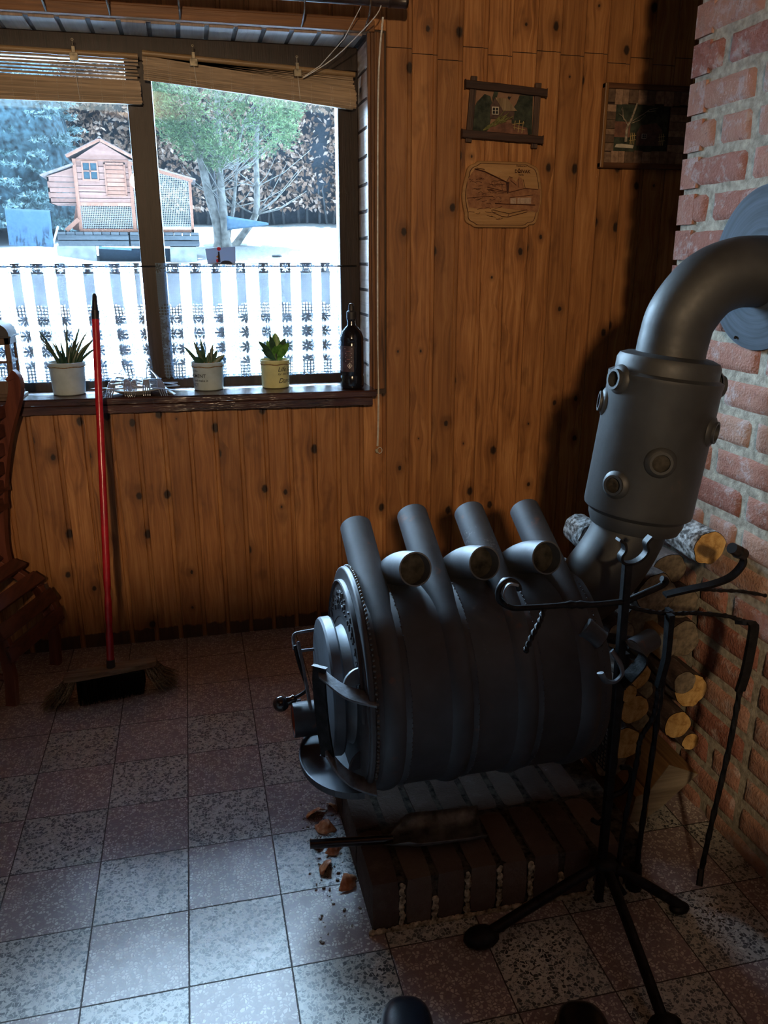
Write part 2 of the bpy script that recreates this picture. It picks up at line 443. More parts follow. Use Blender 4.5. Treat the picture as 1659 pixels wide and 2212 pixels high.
# boarded wall: every board is a flat 7 cm face and a sunk 1.5 cm bead
m = M()
w = .0865; k0 = int((-2.7 - .161) // w); k1 = int((2.3 - .161) // w)
def board(x0, z0, z1):
    prof = [(0, .004), (.0012, 0), (.070, 0), (.0715, .0045), (.0730, .0052), (.0745, .0035), (.0835, .0035), (.0852, .0055), (w, .0055)]
    V = []; F = []
    for zz in (z0, z1):
        for a, d in prof: V.append((x0 + a, WY + d, zz))
    n_ = len(prof)
    for i in range(n_ - 1): F.append((i, i + 1, n_ + i + 1, n_ + i))
    return V, F
rb = random.Random(3)
for k in range(k0, k1 + 1):
    x0 = .161 + k * w; x1 = x0 + w
    if x1 > OX0 + .01 and x0 < OX1 - .02:
        m.add(board(x0, 0, OZ0)); m.add(board(x0, OZ1 + .02, CEIL))
    else:
        zb = 2.0 + rb.uniform(-.03, .02)
        if x0 > OX1 - .05:
            m.add(board(x0, 0, zb - .0012)); m.add(board(x0, zb + .0012, CEIL))
        else: m.add(board(x0, 0, CEIL))
struct(m, 'wall_back', W_PINE, smooth=20)
# dark core behind the boards, around the opening
m = M()
for a in ((-2.75, OX0 - .0035, 0, CEIL), (OX1 + .0035, 2.4, 0, CEIL), (OX0 - .0035, OX1 + .0035, 0, OZ0), (OX0 - .0035, OX1 + .0035, OZ1 + .0045, CEIL)):
    m.add(bb(a[0], a[1], WY + .0058, .42, a[2], a[3]))
struct(m, 'wall_outer', plain('dark_wall_core', (.05, .03, .02), .8), smooth=0)

# plain off-camera walls
PLAST = plain('warm_plaster_wall', (.66, .58, .48), .9)
m = M()
for a in ((-5.2, .3, 0, CEIL),):
    m.add(bb(-2.75, -2.6, a[0], a[1], a[2], a[3]))
struct(m, 'wall_left', PLAST, smooth=0)
struct(M().add(bb(-2.6, 2.4, -5.2, -5.05, 0, CEIL)), 'wall_front', PLAST, smooth=0)
struct(M().add(bb(2.3, 2.4, -5.05, WY, 0, CEIL)), 'wall_far_right', PLAST, smooth=0)

# reveal of the window
m = M()
zz = OZ0 + .02
while zz < OZ1:
    z2 = min(zz + .0865, OZ1)
    m.add(bb(OX1, OX1 + .012, WY + .003, .36, zz, z2 - .010)); m.add(bb(OX1 + .004, OX1 + .012, WY + .003, .36, z2 - .010, z2)); zz = z2
struct(m, 'trim_1', W_REV, smooth=0, bevel=.0015)
m = M(); xx = OX0
while xx < OX1:
    x2 = min(xx + .0865, OX1)
    m.add(bb(xx, x2 - .014, WY + .003, .36, OZ1, OZ1 + .012)); m.add(bb(x2 - .014, x2, WY + .003, .36, OZ1 + .005, OZ1 + .012)); xx = x2
struct(m, 'trim_2', W_REVT, smooth=0, bevel=.0012)
struct(M().add(bb(OX0 - .012, OX0, WY + .003, .36, OZ0, OZ1)), 'trim_3', W_REV, smooth=0)
# casing right: three narrow steps of moulding
m = M()
for a, b, d in ((OX1 - .001, .712, .010), (.712, .722, .018), (.7228, .731, .019), (.7318, .739, .018), (.739, .757, .011)):
    m.add(bb(a, b, WY - d, WY + .004, .905, 2.036))
struct(m, 'trim_4', W_CASE, smooth=0, bevel=.001)
m = M()
m.add(bb(-1.3, .7226, WY - .028, WY + .004, 2.034, 2.066)); m.add(bb(-1.3, .70, WY - .014, WY + .004, 2.066, 2.075))
struct(m, 'trim_5', W_BEAM, smooth=0, bevel=.002)

# window: frame, mullion, glass
win = empty('window_1', (0, .34, OZ0), kind='structure')
FY0, FY1 = .318, .385
fr = M()
fr.add(bb(OX0, OX1, FY0, FY1, 1.955, OZ1)); fr.add(bb(OX0, OX1, FY0, FY1, OZ0 + .01, .946))
fr.add(bb(.632, OX1, FY0, FY1, .946, 1.955)); fr.add(bb(OX0, -.668, FY0, FY1, .946, 1.955))
fr.build('window_frame', W_FRAME, win, smooth=0, bevel=.003)
M().add(bb(-.056, .024, FY0 - .006, FY1, .946, 1.955)).build('mullion', W_FRAME, win, smooth=0, bevel=.003)
g = M(); g.add(bb(-.668, -.056, .352, .356, .946, 1.955)); g.build('pane', GLASS, win, smooth=0)
g = M(); g.add(bb(.024, .632, .352, .356, .946, 1.955)); g.build('pane', GLASS, win, smooth=0)
# window sill board (two layers)
m = M()
def sill_pt(x0, x1, y0, y1, z0, z1, jag=.002):
    nx = 60
    V = []; F = []
    r_ = random.Random(5)
    yb0 = y0
    for i in range(nx + 1):
        x = x0 + (x1 - x0) * i / nx; j = r_.uniform(-jag, jag); y0 = yb0 + (x1 - x) * .055
        V += [(x, y0 + j, z0 + r_.uniform(0, jag)), (x, y0 + j * .6, z1 - .004), (x, y0 + .005, z1), (x, y1, z1), (x, y1, z0)]
    for i in range(nx):
        for q in range(5):
            a = i * 5 + q; b = i * 5 + (q + 1) % 5
            F.append((a, b, b + 5, a + 5))
    F.append((0, 4, 3, 2, 1)); e = nx * 5; F.append((e, e + 1, e + 2, e + 3, e + 4))
    return V, F
m.add(sill_pt(-.80, .706, .060, FY0 + .01, .893, .915)); m.add(sill_pt(-.80, .694, .070, WY + .01, .862, .892, .0025))
sill = struct(m, 'trim_6', W_SILL, smooth=30)

# brick chimney: bricks standing proud of the mortar
m = M(); CH = .081
Y_END = -.790
def brick_face(yc, zc, L, H, rr):
    nx = max(5, int(L / .016)); ny = 6; ph = rr.uniform(0, 50)
    V = []; F = []
    for j in range(ny + 1):
        for i in range(nx + 1):
            a = i / nx * 2 - 1; b = j / ny * 2 - 1
            y = yc + a * L / 2; z = zc + b * H / 2
            edge = max(abs(a), abs(b))
            y += nz(y * 3, z * 3, ph, 6) * .003; z += nz(z * 3, y * 3, ph + 9, 5) * .002
            ed = min((1 - abs(a)) * L / 2, (1 - abs(b)) * H / 2)
            h = .011 * (1 - math.exp(-ed / .003)) + nz(y, z, ph, 30) * .002 - .002
            V.append((BX + .002 - h, y, z))
    for j in range(ny):
        for i in range(nx):
            p = j * (nx + 1) + i; F.append((p, p + 1, p + nx + 2, p + nx + 1))
    return V, F
rr = random.Random(2)
mo = M(); mo.add(bb(BX, 1.9, -3.2, Y_END - .006, 0, CEIL)); 
row = 0; z = -.038
while z < CEIL:
    zc = z + CH / 2 + .0005
    seq = []; y = Y_END
    first = [.115, .24][row % 2]
    while y > -3.2:
        L = first if first else rr.choice([.24, .24, .24, .115]); first = 0
        seq.append((y - L / 2, L)); y -= L + .012
    for yc, L in seq:
        if zc + CH / 2 > 0.01: m.add(brick_face(yc, zc, L, CH - .012 + rr.uniform(-.003, .001), rr))
    # end faces seen edge-on: full bricks proud at the corner
    if zc > .04: m.add(box((BX + .0505, Y_END - .030, zc), (.115, .064, CH - .013)))
    z += CH; row += 1
chim = struct(m, 'wall_right', BRICK, smooth=60)
mo.build('mortar', MORTAR, chim, smooth=0)
ENDTAN = plain('dusty_tan_inside', (.14, .12, .075), .85)
# ================================================================ plinth of bricks on edge
pl = empty('brick_plinth', (.69, -1.09, 0), 'low plinth of dark bricks on edge with pale mortar joints under the stove', 'plinth')
PH = .128; PX0 = .372
rr = random.Random(9)
mo = M(); mo.add(bb(PX0 + .004, 0.988, -1.354, -.84, 0, PH - .007)); 
def rbrick(x0, x1, y0, y1, z0, z1, j=.0025):
    """brick with a slightly uneven skin"""
    V = []; F = []; nx, ny, nz_ = 3, 6, 4
    ph = rr.uniform(0, 90)
    idx = {}
    def vid(i, jj, k):
        key = (i, jj, k)
        if key not in idx:
            x = x0 + (x1 - x0) * i / nx; y = y0 + (y1 - y0) * jj / ny; z = z0 + (z1 - z0) * k / nz_
            idx[key] = len(V)
            e = sum([i in (0, nx), jj in (0, ny), k in (0, nz_)])
            cx, cy, cz = (x0 + x1) / 2, (y0 + y1) / 2, (z0 + z1) / 2
            s = .0022 * (e - 1) if e > 1 else 0
            x += -s * (1 if x > cx else -1) + nz(x, y, z + ph, 28) * j; y += -s * (1 if y > cy else -1) + nz(y, z, x + ph, 28) * j; z += -s * (1 if z > cz else -1) + nz(z, x, y + ph, 28) * j
            V.append((x, y, z))
        return idx[key]
    for a in range(nx):
        for b in range(ny):
            for k in (0, nz_):
                q = [vid(a, b, k), vid(a + 1, b, k), vid(a + 1, b + 1, k), vid(a, b + 1, k)]; F.append(tuple(q if k else q[::-1]))
    for a in range(nx):
        for c in range(nz_):
            for b in (0, ny):
                q = [vid(a, b, c), vid(a + 1, b, c), vid(a + 1, b, c + 1), vid(a, b, c + 1)]; F.append(tuple(q[::-1] if b else q))
    for b in range(ny):
        for c in range(nz_):
            for a in (0, nx):
                q = [vid(a, b, c), vid(a, b + 1, c), vid(a, b + 1, c + 1), vid(a, b, c + 1)]; F.append(tuple(q if a else q[::-1]))
    return V, F
m = M()
for (ya, yb) in ((-1.36, -1.19), (-1.18, -1.015), (-1.005, -.84)):
    x = PX0
    while x < .92:
        wd = rr.uniform(.0585, .063)
        m.add(rbrick(x, x + wd, ya, yb, .008, PH + rr.uniform(-.003, .003)))
        x += wd + rr.uniform(.0095, .0125)
m.build('brick_course', BRICKP, pl, smooth=50)
mo.build('mortar', MORTARD, pl, smooth=0)
# ragged pale mortar squeezed out along the front joints and the foot
m = M()
x = PX0; rr = random.Random(9)
def blobs(p0, p1, n_, r0):
    for q in range(n_):
        t = (q + rr.uniform(-.3, .3)) / n_
        p = [p0[i] + (p1[i] - p0[i]) * t for i in range(3)]
        m.add(ball((p[0] + rr.uniform(-.0025, .0025), p[1], p[2]), r0 * rr.uniform(.8, 1.6), 7, 5, (1, .45, 1.1)))
for k in range(1, 9):
    xj = PX0 + k * .0715 - .006
    zt = .118 if k in (1, 3, 4, 5) else .07
    blobs((xj, -1.358, .01), (xj, -1.358, zt), 26, .0048)
blobs((PX0, -1.359, .006), (.985, -1.359, .006), 140, .0052)
m.build('mortar_bead', MORTARP, pl, smooth=60)

# ================================================================ barrel stove with bent heating tubes
CY, CZ, CR = -1.10, .45, .228
st = empty('barrel_stove', (.64, CY, PH), 'dark grey barrel wood stove with bent air tubes, standing on the brick plinth', 'stove')
m = M(); n_ = 72
def barrel_prof():
    return [(.215, .372), (.226, .376), (CR, .385), (CR, .463), (CR + .0015, .465), (CR, .467), (CR, .602), (CR + .0015, .604), (CR, .606), (CR, .742), (CR + .0015, .744), (CR, .746), (CR, .884), (.222, .900), (.20, .902)]
m.add(lathe(barrel_prof(), (0, CY, CZ), (1, 0, 0), n_)); barrel = m.build('barrel', STOVE, st, smooth=40)
TR = .036; R0 = CR - .028
def cpt(phi, x, side):
    """point on the tube centre circle; side -1 = near (towards -y)"""
    return (x, CY + side * R0 * math.cos(phi), CZ + R0 * math.sin(phi))
def tube_path(x, side, ltop, lbot, lean=0):
    a0 = math.radians(62 if side < 0 else 46); pts = []
    top = Vector(cpt(a0, x, side)); d = Vector((0, -side * math.sin(a0), math.cos(a0)))
    bot = Vector(cpt(-a0 + .06, x, side)); db = Vector((0, -side * math.sin(a0), -math.cos(a0) * .72))
    if lbot: pts += [bot + db * lbot * (1 - q / 4) for q in range(4)]
    for i in range(25): pts.append(Vector(cpt(-a0 + .06 + (2 * a0 - .06) * i / 24, x, side)))
    if side < 0: return pts + [top + d * ltop * (q / 6) for q in range(1, 7)]
    ends = [(-.966, .599), (-1.022, .655), (-1.075, .696), (-1.125, .722), (-1.186, .741)]
    tail = smooth_path([(x + lean * q / 4, a, b) for q, (a, b) in enumerate(ends)], 4)
    return pts[:-1] + tail
near_len = [.285, .31, .305, .30]
for i, (x, L) in enumerate(zip((.430, .570, .710, .850), near_len)):
    p = tube_path(x, -1, L, .10)
    tb = M().add(pipe(p, TR, TR - .003, 32)).build('air_tube', STOVE, st, smooth=50)
    m = M(); m.add(tube([p[-1] - (p[-1] - p[-2]) * 1.2, p[-1] - (p[-1] - p[-2]) * .9], TR - .0028, 24)); m.build('tube_inside', SOOT, tb, smooth=0)
for i, x in enumerate((.474, .624, .764)):
    p = tube_path(x, 1, .2, .16, .032)
    tb = M().add(pipe(p, TR, TR - .003, 32)).build('air_tube', STOVE, st, smooth=50)
    m = M(); m.add(tube([p[-1] - (p[-1] - p[-2]) * 3.0, p[-1] - (p[-1] - p[-2]) * 2.7], TR - .0028, 24)); m.build('tube_inside', SOOT, tb, smooth=0)
# weld beads along the ribs and where the near and far tubes cross
rr = random.Random(4)
for x in (.465, .534, .604, .674, .744, .813, .883):
    if x not in (.465, .604, .744, .883): continue
    nb = 130; m = M()
    for q in range(nb):
        a = 2 * PI * q / nb
        m.add(ball((x + rr.uniform(-.001, .001), CY - (CR + .0008) * math.cos(a), CZ + (CR + .0008) * math.sin(a)), .0019, 6, 4))
    m.build('weld_bead', STOVE, barrel, smooth=60)
# front plate: arched disc, slightly taller than the barrel
XF = .382
poly = []
for q in range(72):
    a = 2 * PI * q / 72; zz_ = math.sin(a)
    ry = .236; rz = .262 if zz_ > 0 else .232
    poly.append((-(ry * math.cos(a)), rz * zz_))
m = M(); m.add(prism(poly, .014, (0, 1, 0), (0, 0, 1), (XF - .004, CY, CZ)))
plate = m.build('front_plate', STOVE, st, smooth=30, bevel=.004)
m = M()
for q in range(90):
    a = -PI * .15 + (PI * 1.2) * q / 90
    m.add(ball((XF + .011, CY - .237 * math.cos(a), CZ + (.262 if math.sin(a) > 0 else .232) * math.sin(a)), .0036, 6, 4))
m.build('weld_bead', WELD, plate, smooth=60)
# crescent cast badge over the door, embossed marks
c0 = (CY, CZ - .01)
poly = []
A0, A1 = math.radians(8), math.radians(172)
for q in range(41):
    a = A0 + (A1 - A0) * q / 40; poly.append((-math.cos(a) * .214, math.sin(a) * .244))
for q in range(41):
    a = A1 - (A1 - A0) * q / 40; t = abs(q / 20 - 1)
    rr_ = .150 + .05 * t ** 4
    poly.append((-math.cos(a) * rr_, math.sin(a) * (rr_ + .008)))
m = M(); m.add(prism(poly, .007, (0, 1, 0), (0, 0, 1), (XF - .011, c0[0], c0[1])))
badge = m.build('badge', STOVE, st, smooth=30, bevel=.001)
m = M()
P = []
for q in range(41):
    a = A0 + (A1 - A0) * q / 40; P.append((XF - .012, c0[0] - math.cos(a) * .211, c0[1] + math.sin(a) * .241))
m.add(tube(P, .0035, 6))
m.build('raised_rim', STOVE, badge, smooth=40)
m = M(); rr = random.Random(12)
for q in range(22):
    a = A0 + .2 + (A1 - A0 - .4) * q / 21
    for s in range(3):
        ra = .168 + .014 * s + rr.uniform(-.002, .002)
        if rr.random() < .82:
            m.add(box((XF - .0125, c0[0] - math.cos(a + rr.uniform(-.02, .02)) * ra, c0[1] + math.sin(a) * (ra + .018)), (.005, rr.choice([.004, .012]), rr.choice([.012, .005])), (a - PI / 2, 0, 0)))
m.build('embossed_mark', STOVE, badge, smooth=0, bevel=.001)
# door: flared collar and round lid
door = M().add(lathe([(.118, 0), (.121, .006), (.128, .022), (.136, .034), (.142, .040)], (XF - .036, CY, CZ), (1, 0, 0), 64)).build('door_collar', COLLARM, st, smooth=40)
lid = M().add(lathe([(.140, 0), (.147, .0015), (.151, .006), (.152, .024), (.149, .028), (.10, .029)], (.320, CY, CZ), (1, 0, 0), 72)).build('door_lid', DOORM, st, smooth=30)
# lip in front under the door
poly = [(.0, -.150)]
for q in range(25):
    a = -PI / 2 + PI * q / 24; poly.append((-math.cos(a) * .118, math.sin(a) * .150))
m = M(); m.add(prism([(p[0], p[1]) for p in poly], .008, (1, 0, 0), (0, 1, 0), (XF + .002, CY + .01, .247)))
for q in range(24):
    a = -PI / 2 + PI * q / 24; b = a + PI / 24
    m.add(bar((XF + .002 - math.cos(a) * .118, CY + .01 + math.sin(a) * .150, .258), (XF + .002 - math.cos(b) * .118, CY + .01 + math.sin(b) * .150, .258), .003, .012))
m.build('ash_lip', DOORM, st, smooth=0)
# damper stub on the door, orange inside
ds = M().add(pipe([(.262, -1.005, .315), (.330, -1.005, .315)], .041, .038, 36)).build('air_inlet', STOVE, st, smooth=50)
m = M(); m.add(pipe([(.2635, -1.005, .315), (.330, -1.005, .315)], .0378, .0365, 32)); m.build('inlet_lining', REDIN, ds, smooth=50)
m = M(); m.add(tube([(.318, -1.005, .315), (.321, -1.005, .315)], .0375, 28)); m.build('damper_disc', SOOT, ds, smooth=0)
# door bracket: flat bar that runs over the door, arms back to the barrel
yb = -1.268
m = M()
up_arm = smooth_path([(.293, -1.235, .560), (.308, -1.262, .554), (.322, -1.282, .547), (.338, -1.296, .540), (.362, -1.308, .534), (.392, -1.318, .528)], 6)
m.add(ribbon(up_arm, .034, .006, (.1, .93, .35)))
m.build('bracket_arm', IRON_BRK, st, smooth=40, bevel=.001)
m = M()
lo_arm = smooth_path([(.303, -1.245, .385), (.314, -1.262, .366), (.328, -1.278, .350), (.346, -1.292, .338), (.368, -1.300, .328), (.394, -1.308, .320)], 6)
m.add(ribbon(lo_arm, .036, .006, (.1, .93, .35)))
m.build('bracket_arm', IRON_BRK, st, smooth=40, bevel=.001)
m = M(); m.add(ribbon([(.295, -1.238, .572), (.293, -1.238, .540), (.296, -1.240, .47), (.300, -1.242, .42), (.306, -1.246, .368)], .030, .007, (-.75, .65, 0)))
m.build('bracket_bar', STEEL_BLK, st, smooth=0, bevel=.0015)
m = M(); m.add(prism([(math.cos(PI * q / 12) * .034, math.sin(PI * q / 12) * .036) for q in range(13)], .006, (1, .25, 0), (0, 0, 1), (.368, -1.262, .538)))
m.build('hinge_lug', COLLARM, st, smooth=30, bevel=.001)
m = M(); m.add(prism([(math.cos(PI * q / 12) * .030, math.sin(PI * q / 12) * .040) for q in range(13)], .006, (1, .25, 0), (0, 0, 1), (.376, -1.250, .335)))
m.build('hinge_lug', STOVE, st, smooth=30, bevel=.001)
# latch: two U rods, flat latch bar, crank with a black ball
LY = -1.00
m = M()
m.add(tube(smooth_path([(.335, LY + .02, .530), (.300, LY + .02, .528), (.276, LY + .02, .524), (.271, LY + .01, .512), (.271, LY - .01, .500)], 5), .0035, 8))
m.build('latch_rod', IRON_BRK, st, smooth=50); m = M()
m.add(tube([(.335, LY + .02, .480), (.285, LY + .02, .480)], .0035, 8))
m.build('latch_rod', IRON_BRK, st, smooth=50); m = M()
m.add(tube(smooth_path([(.282, LY - .005, .366), (.262, LY - .005, .364), (.240, LY, .356)], 4), .003, 8))
m.build('latch_rod', IRON_BRK, st, smooth=50)
M().add(bar((.281, LY, .514), (.296, LY - .075, .378), .024, .006, (1, 0, 0))).build('latch_bar', IRON_BRK, st, smooth=0, bevel=.0015)
M().add(tube(smooth_path([(.272, LY - .01, .510), (.279, LY - .02, .47), (.290, LY - .04, .43), (.292, LY - .045, .415), (.276, LY - .045, .402), (.253, LY - .045, .394)], 6), .0042, 8)).build('crank_rod', STEEL_BLK, st, smooth=50)
KN = plain('black_lacquer_knob', (.012, .009, .009), .12, 0, .8, .1, 30)
m = M(); m.add(ball((.232, LY - .045, .386), .0185, 20, 12)); m.add(lathe([(.0075, 0), (.011, .006), (.008, .014), (.010, .02), (.006, .026)], (.243, LY - .045, .3885), (1, 0, .35), 16))
m.build('ball_knob', KN, st, smooth=60)
# back: grill plate, small stub pipes
m = M(); m.add(pipe([(.948, -1.300, .562), (1.012, -1.270, .566)], .0235, .020, 24)); sp_ = m.build('stub_pipe', STOVE, st, smooth=50)
m = M(); m.add(tube([(.965, -1.292, .563), (.966, -1.2915, .563)], .0202, 20)); m.build('pipe_inside', ENDTAN, sp_, smooth=0)
m = M(); m.add(tube([(.985, -1.27, .560), (.93, -1.18, .540), (.88, -1.12, .52)], .012, 10)); m.build('stub_bracket', STOVE, st, smooth=40)
m = M(); m.add(lathe([(.022, 0), (.024, .004), (.0225, .010), (.0225, .042), (.024, .046), (.020, .048)], (.850, -1.268, .612), (.70, -.35, -.62), 24)); m.build('air_valve', STOVE, st, smooth=50)
GR = M()
for q in range(7):
    GR.add(tube([(.905, -1.10 - .21 + q * .012, .28), (.905, -1.10 - .21 + q * .012, .50)], .0015, 5))
for q in range(22): GR.add(tube([(.905, -1.31, .28 + q * .0105), (.905, -1.236, .28 + q * .0105)], .0012, 5))
GR.build('wire_guard', STEEL_BLK, st, smooth=0)
# elbow out of the barrel
el = smooth_path([(.84, CY, .560), (.900, CY, .590), (.955, CY, .635), (1.005, CY, .700), (1.035, CY, .760), (1.045, CY, .80)], 8)
M().add(tube(el, [.062 + .020 * min(1, i / 18) for i in range(len(el))], 36)).build('outlet_elbow', FLUE, st, smooth=60)

# ================================================================ flue: heat exchanger drum, bend, wall rosette
FYC = -1.105
fl = empty('stove_flue', (1.045, FYC, .775), 'grey stovepipe rising from the stove and bending into the brick chimney', 'stovepipe')
ax0 = Vector((1.043, FYC, .775)); ax1 = Vector((1.090, FYC - .004, 1.155)); ad = (ax1 - ax0).normalized(); LL = (ax1 - ax0).length
drum = M().add(lathe([(.078, -.012), (.098, -.006), (.105, .012), (.106, .024), (.118, .034), (.1195, .040), (.1195, LL - .062), (.121, LL - .058), (.121, LL - .050), (.109, LL - .044), (.109, LL - .020), (.104, LL - .010), (.088, LL - .004), (.06, LL - .003)], ax0, ad, 64)).build('heat_drum', FLUE, fl, smooth=35)
bend = smooth_path([ax1 - ad * .03, ax1 + ad * .03, (1.106, FYC - .008, 1.235), (1.150, FYC - .014, 1.292), (1.205, FYC - .022, 1.318), (1.262, FYC - .030, 1.322), (1.31, FYC - .034, 1.322)], 9)
M().add(tube(bend, .0725, 40)).build('pipe_bend', FLUE, fl, smooth=60)
ZINC = N('zinc_rosette'); c_ = ZINC.co()
zx = ZINC.xyz(c_); rad = ZINC.vm('LENGTH', ZINC.comb(zx[1], zx[2], 0))
zc_ = ZINC.ramp(ZINC.noise(ZINC.comb(ZINC.math('MULTIPLY', rad, 90.), ZINC.math('MULTIPLY', zx[1], 5.), zx[2]), 1.5, 4), [(.3, (.035, .048, .062)), (.7, (.07, .09, .115))])
ZINC = ZINC.done(ZINC.bsdf(zc_, .7, 0, ZINC.bump(ZINC.noise(c_, 60, 3), .2, .001), .12))
ro = empty('wall_rosette', (BX - .012, -1.137, 1.328), 'round zinc collar plate where the pipe enters the bricks', 'rosette')
m = M(); m.add(lathe([(.168, 0), (.168, .004), (.150, .007), (.079, .008)], (BX - .010, -1.137, 1.328), (-1, 0, 0), 64)); m.build('plate', ZINC, ro, smooth=30)
for a in (20, 110, 200, 290):
    m = M(); m.add(ball((BX - .019, -1.137 + .155 * math.cos(math.radians(a)), 1.328 + .155 * math.sin(math.radians(a))), .0035, 8, 6))
    m.build('rivet', STEEL_BLK, ro, smooth=60)
# short air stubs welded on the drum
r_, u_, _ = frame_of(ad)
def stub(h, d, r=.024, L=.018):
    """stub at height h looking in horizontal direction d"""
    d = Vector(d); d = (d - ad * d.dot(ad)).normalized(); c = ax0 + ad * h
    p = c + d * .116
    s = M(); s.add(pipe([p, p + d * L], r, r - .0055, 28)); s.add(lathe([(r + .010, 0), (r + .008, .005), (r, .009)], p + d * .0, d, 28, close=False))
    o = s.build('air_stub', FLUE, fl, smooth=50)
    M().add(tube([p + d * .003, p + d * .004], r - .005, 24)).build('stub_inside', SOOT, o, smooth=0)
stub(.318, (-1, -.12, 0), .022, .018)
stub(.262, (-.93, .36, 0), .022, .014)
stub(.165, (-.34, -.94, 0), .024, .010)
stub(.100, (-.86, -.5, 0), .022, .014)
stub(.235, (.66, -.75, 0), .024, .014)
stub(.325, (.98, -.1, 0), .024, .018)
# ================================================================ lace curtains on a thin wire rod
def lace_mat(name, W, H):
    n = N(name); uv = n.n('ShaderNodeUVMap'); x = n.xyz(uv.outputs[0])   # uv in metres: u along the cloth, v down from the top
    u, v = x[0], x[1]
    def motif(cu, cv, per, v0, R, lob, soft=.06):
        a = n.math('SUBTRACT', n.math('FRACT', n.math('DIVIDE', cu, per)), .5)
        b = n.math('SUBTRACT', n.math('FRACT', n.math('DIVIDE', n.math('SUBTRACT', cv, v0), per)), .5)
        r = n.math('SQRT', n.math('ADD', n.math('MULTIPLY', a, a), n.math('MULTIPLY', b, b)))
        th = n.math('ARCTAN2', b, a)
        pet = n.math('ABSOLUTE', n.math('COSINE', n.math('MULTIPLY', th, lob / 2)))
        lim = n.math('MULTIPLY', n.math('POWER', pet, .55), R)
        inside = n.math('SUBTRACT', 1.0, n.smooth(r, n.math('SUBTRACT', lim, soft), lim))
        hole = n.math('SUBTRACT', 1.0, n.smooth(r, .05, .09))
        return n.math('MULTIPLY', inside, n.math('SUBTRACT', 1.0, hole))
    low = n.smooth(v, n.math('ADD', H * .38, n.math('MULTIPLY', n.math('ABSOLUTE', n.math('SINE', n.math('MULTIPLY', u, PI / .052))), -.018)), n.math('ADD', H * .385, n.math('MULTIPLY', n.math('ABSOLUTE', n.math('SINE', n.math('MULTIPLY', u, PI / .052))), -.018)))
    f1 = motif(u, v, .052, H * .40, .46, 8)
    net = n.vor(n.comb(u, v, 0), 210, 'DISTANCE_TO_EDGE', '2D', .55).outputs['Distance']
    netm = n.math('SUBTRACT', 1.0, n.smooth(net, .07, .12))
    lace = n.math('ADD', .42, n.math('MAXIMUM', n.math('MULTIPLY', f1, .54), n.math('MULTIPLY', netm, .42)))
    dots = n.math('SUBTRACT', 1.0, n.smooth(n.vor(n.comb(u, v, 0), 130, 'F1', '2D', .3).outputs['Distance'], .14, .22))
    sheer = n.math('ADD', .74, n.math('MULTIPLY', dots, .14))
    hexn = n.math('SUBTRACT', 1.0, n.smooth(n.vor(n.comb(u, v, 0), 95, 'DISTANCE_TO_EDGE', '2D', .15).outputs['Distance'], .10, .17))
    band = n.math('MULTIPLY', low, n.math('SUBTRACT', 1.0, n.smooth(v, H * .43, H * .45)))
    lace = n.mix(band, lace, n.math('ADD', .40, n.math('MULTIPLY', hexn, .57)))
    band2 = n.smooth(v, H * .86, H * .87)
    lace = n.mix(band2, lace, n.math('ADD', .45, n.math('MULTIPLY', hexn, .5)))
    head = n.math('LESS_THAN', v, .034)
    fh = motif(n.math('ADD', u, .01), v, .034, 0, .5, 8)
    al = n.mix(low, sheer, lace)
    al = n.mix(head, al, n.math('SUBTRACT', .95, n.math('MULTIPLY', fh, .55)))
    sc_ = n.math('MULTIPLY', n.math('ABSOLUTE', n.math('SINE', n.math('MULTIPLY', u, PI / .026))), .013)
    cut = n.math('LESS_THAN', v, n.math('ADD', H - .014, sc_))
    al = n.math('MULTIPLY', n.xyz(al)[0], cut)
    d = n.n('ShaderNodeBsdfDiffuse'); d.inputs[0].default_value = (.30, .42, .55, 1)
    t = n.n('ShaderNodeBsdfTranslucent'); t.inputs[0].default_value = (.022, .048, .080, 1)
    ad = n.n('ShaderNodeMixShader'); ad.inputs[0].default_value = .5; n.l(d.outputs[0], ad.inputs[1]); n.l(t.outputs[0], ad.inputs[2])
    tr = n.n('ShaderNodeBsdfTransparent')
    mx = n.n('ShaderNodeMixShader'); n.l(al, mx.inputs[0]); n.l(tr.outputs[0], mx.inputs[1]); n.l(ad.outputs[0], mx.inputs[2])
    return n.done(mx.outputs[0])

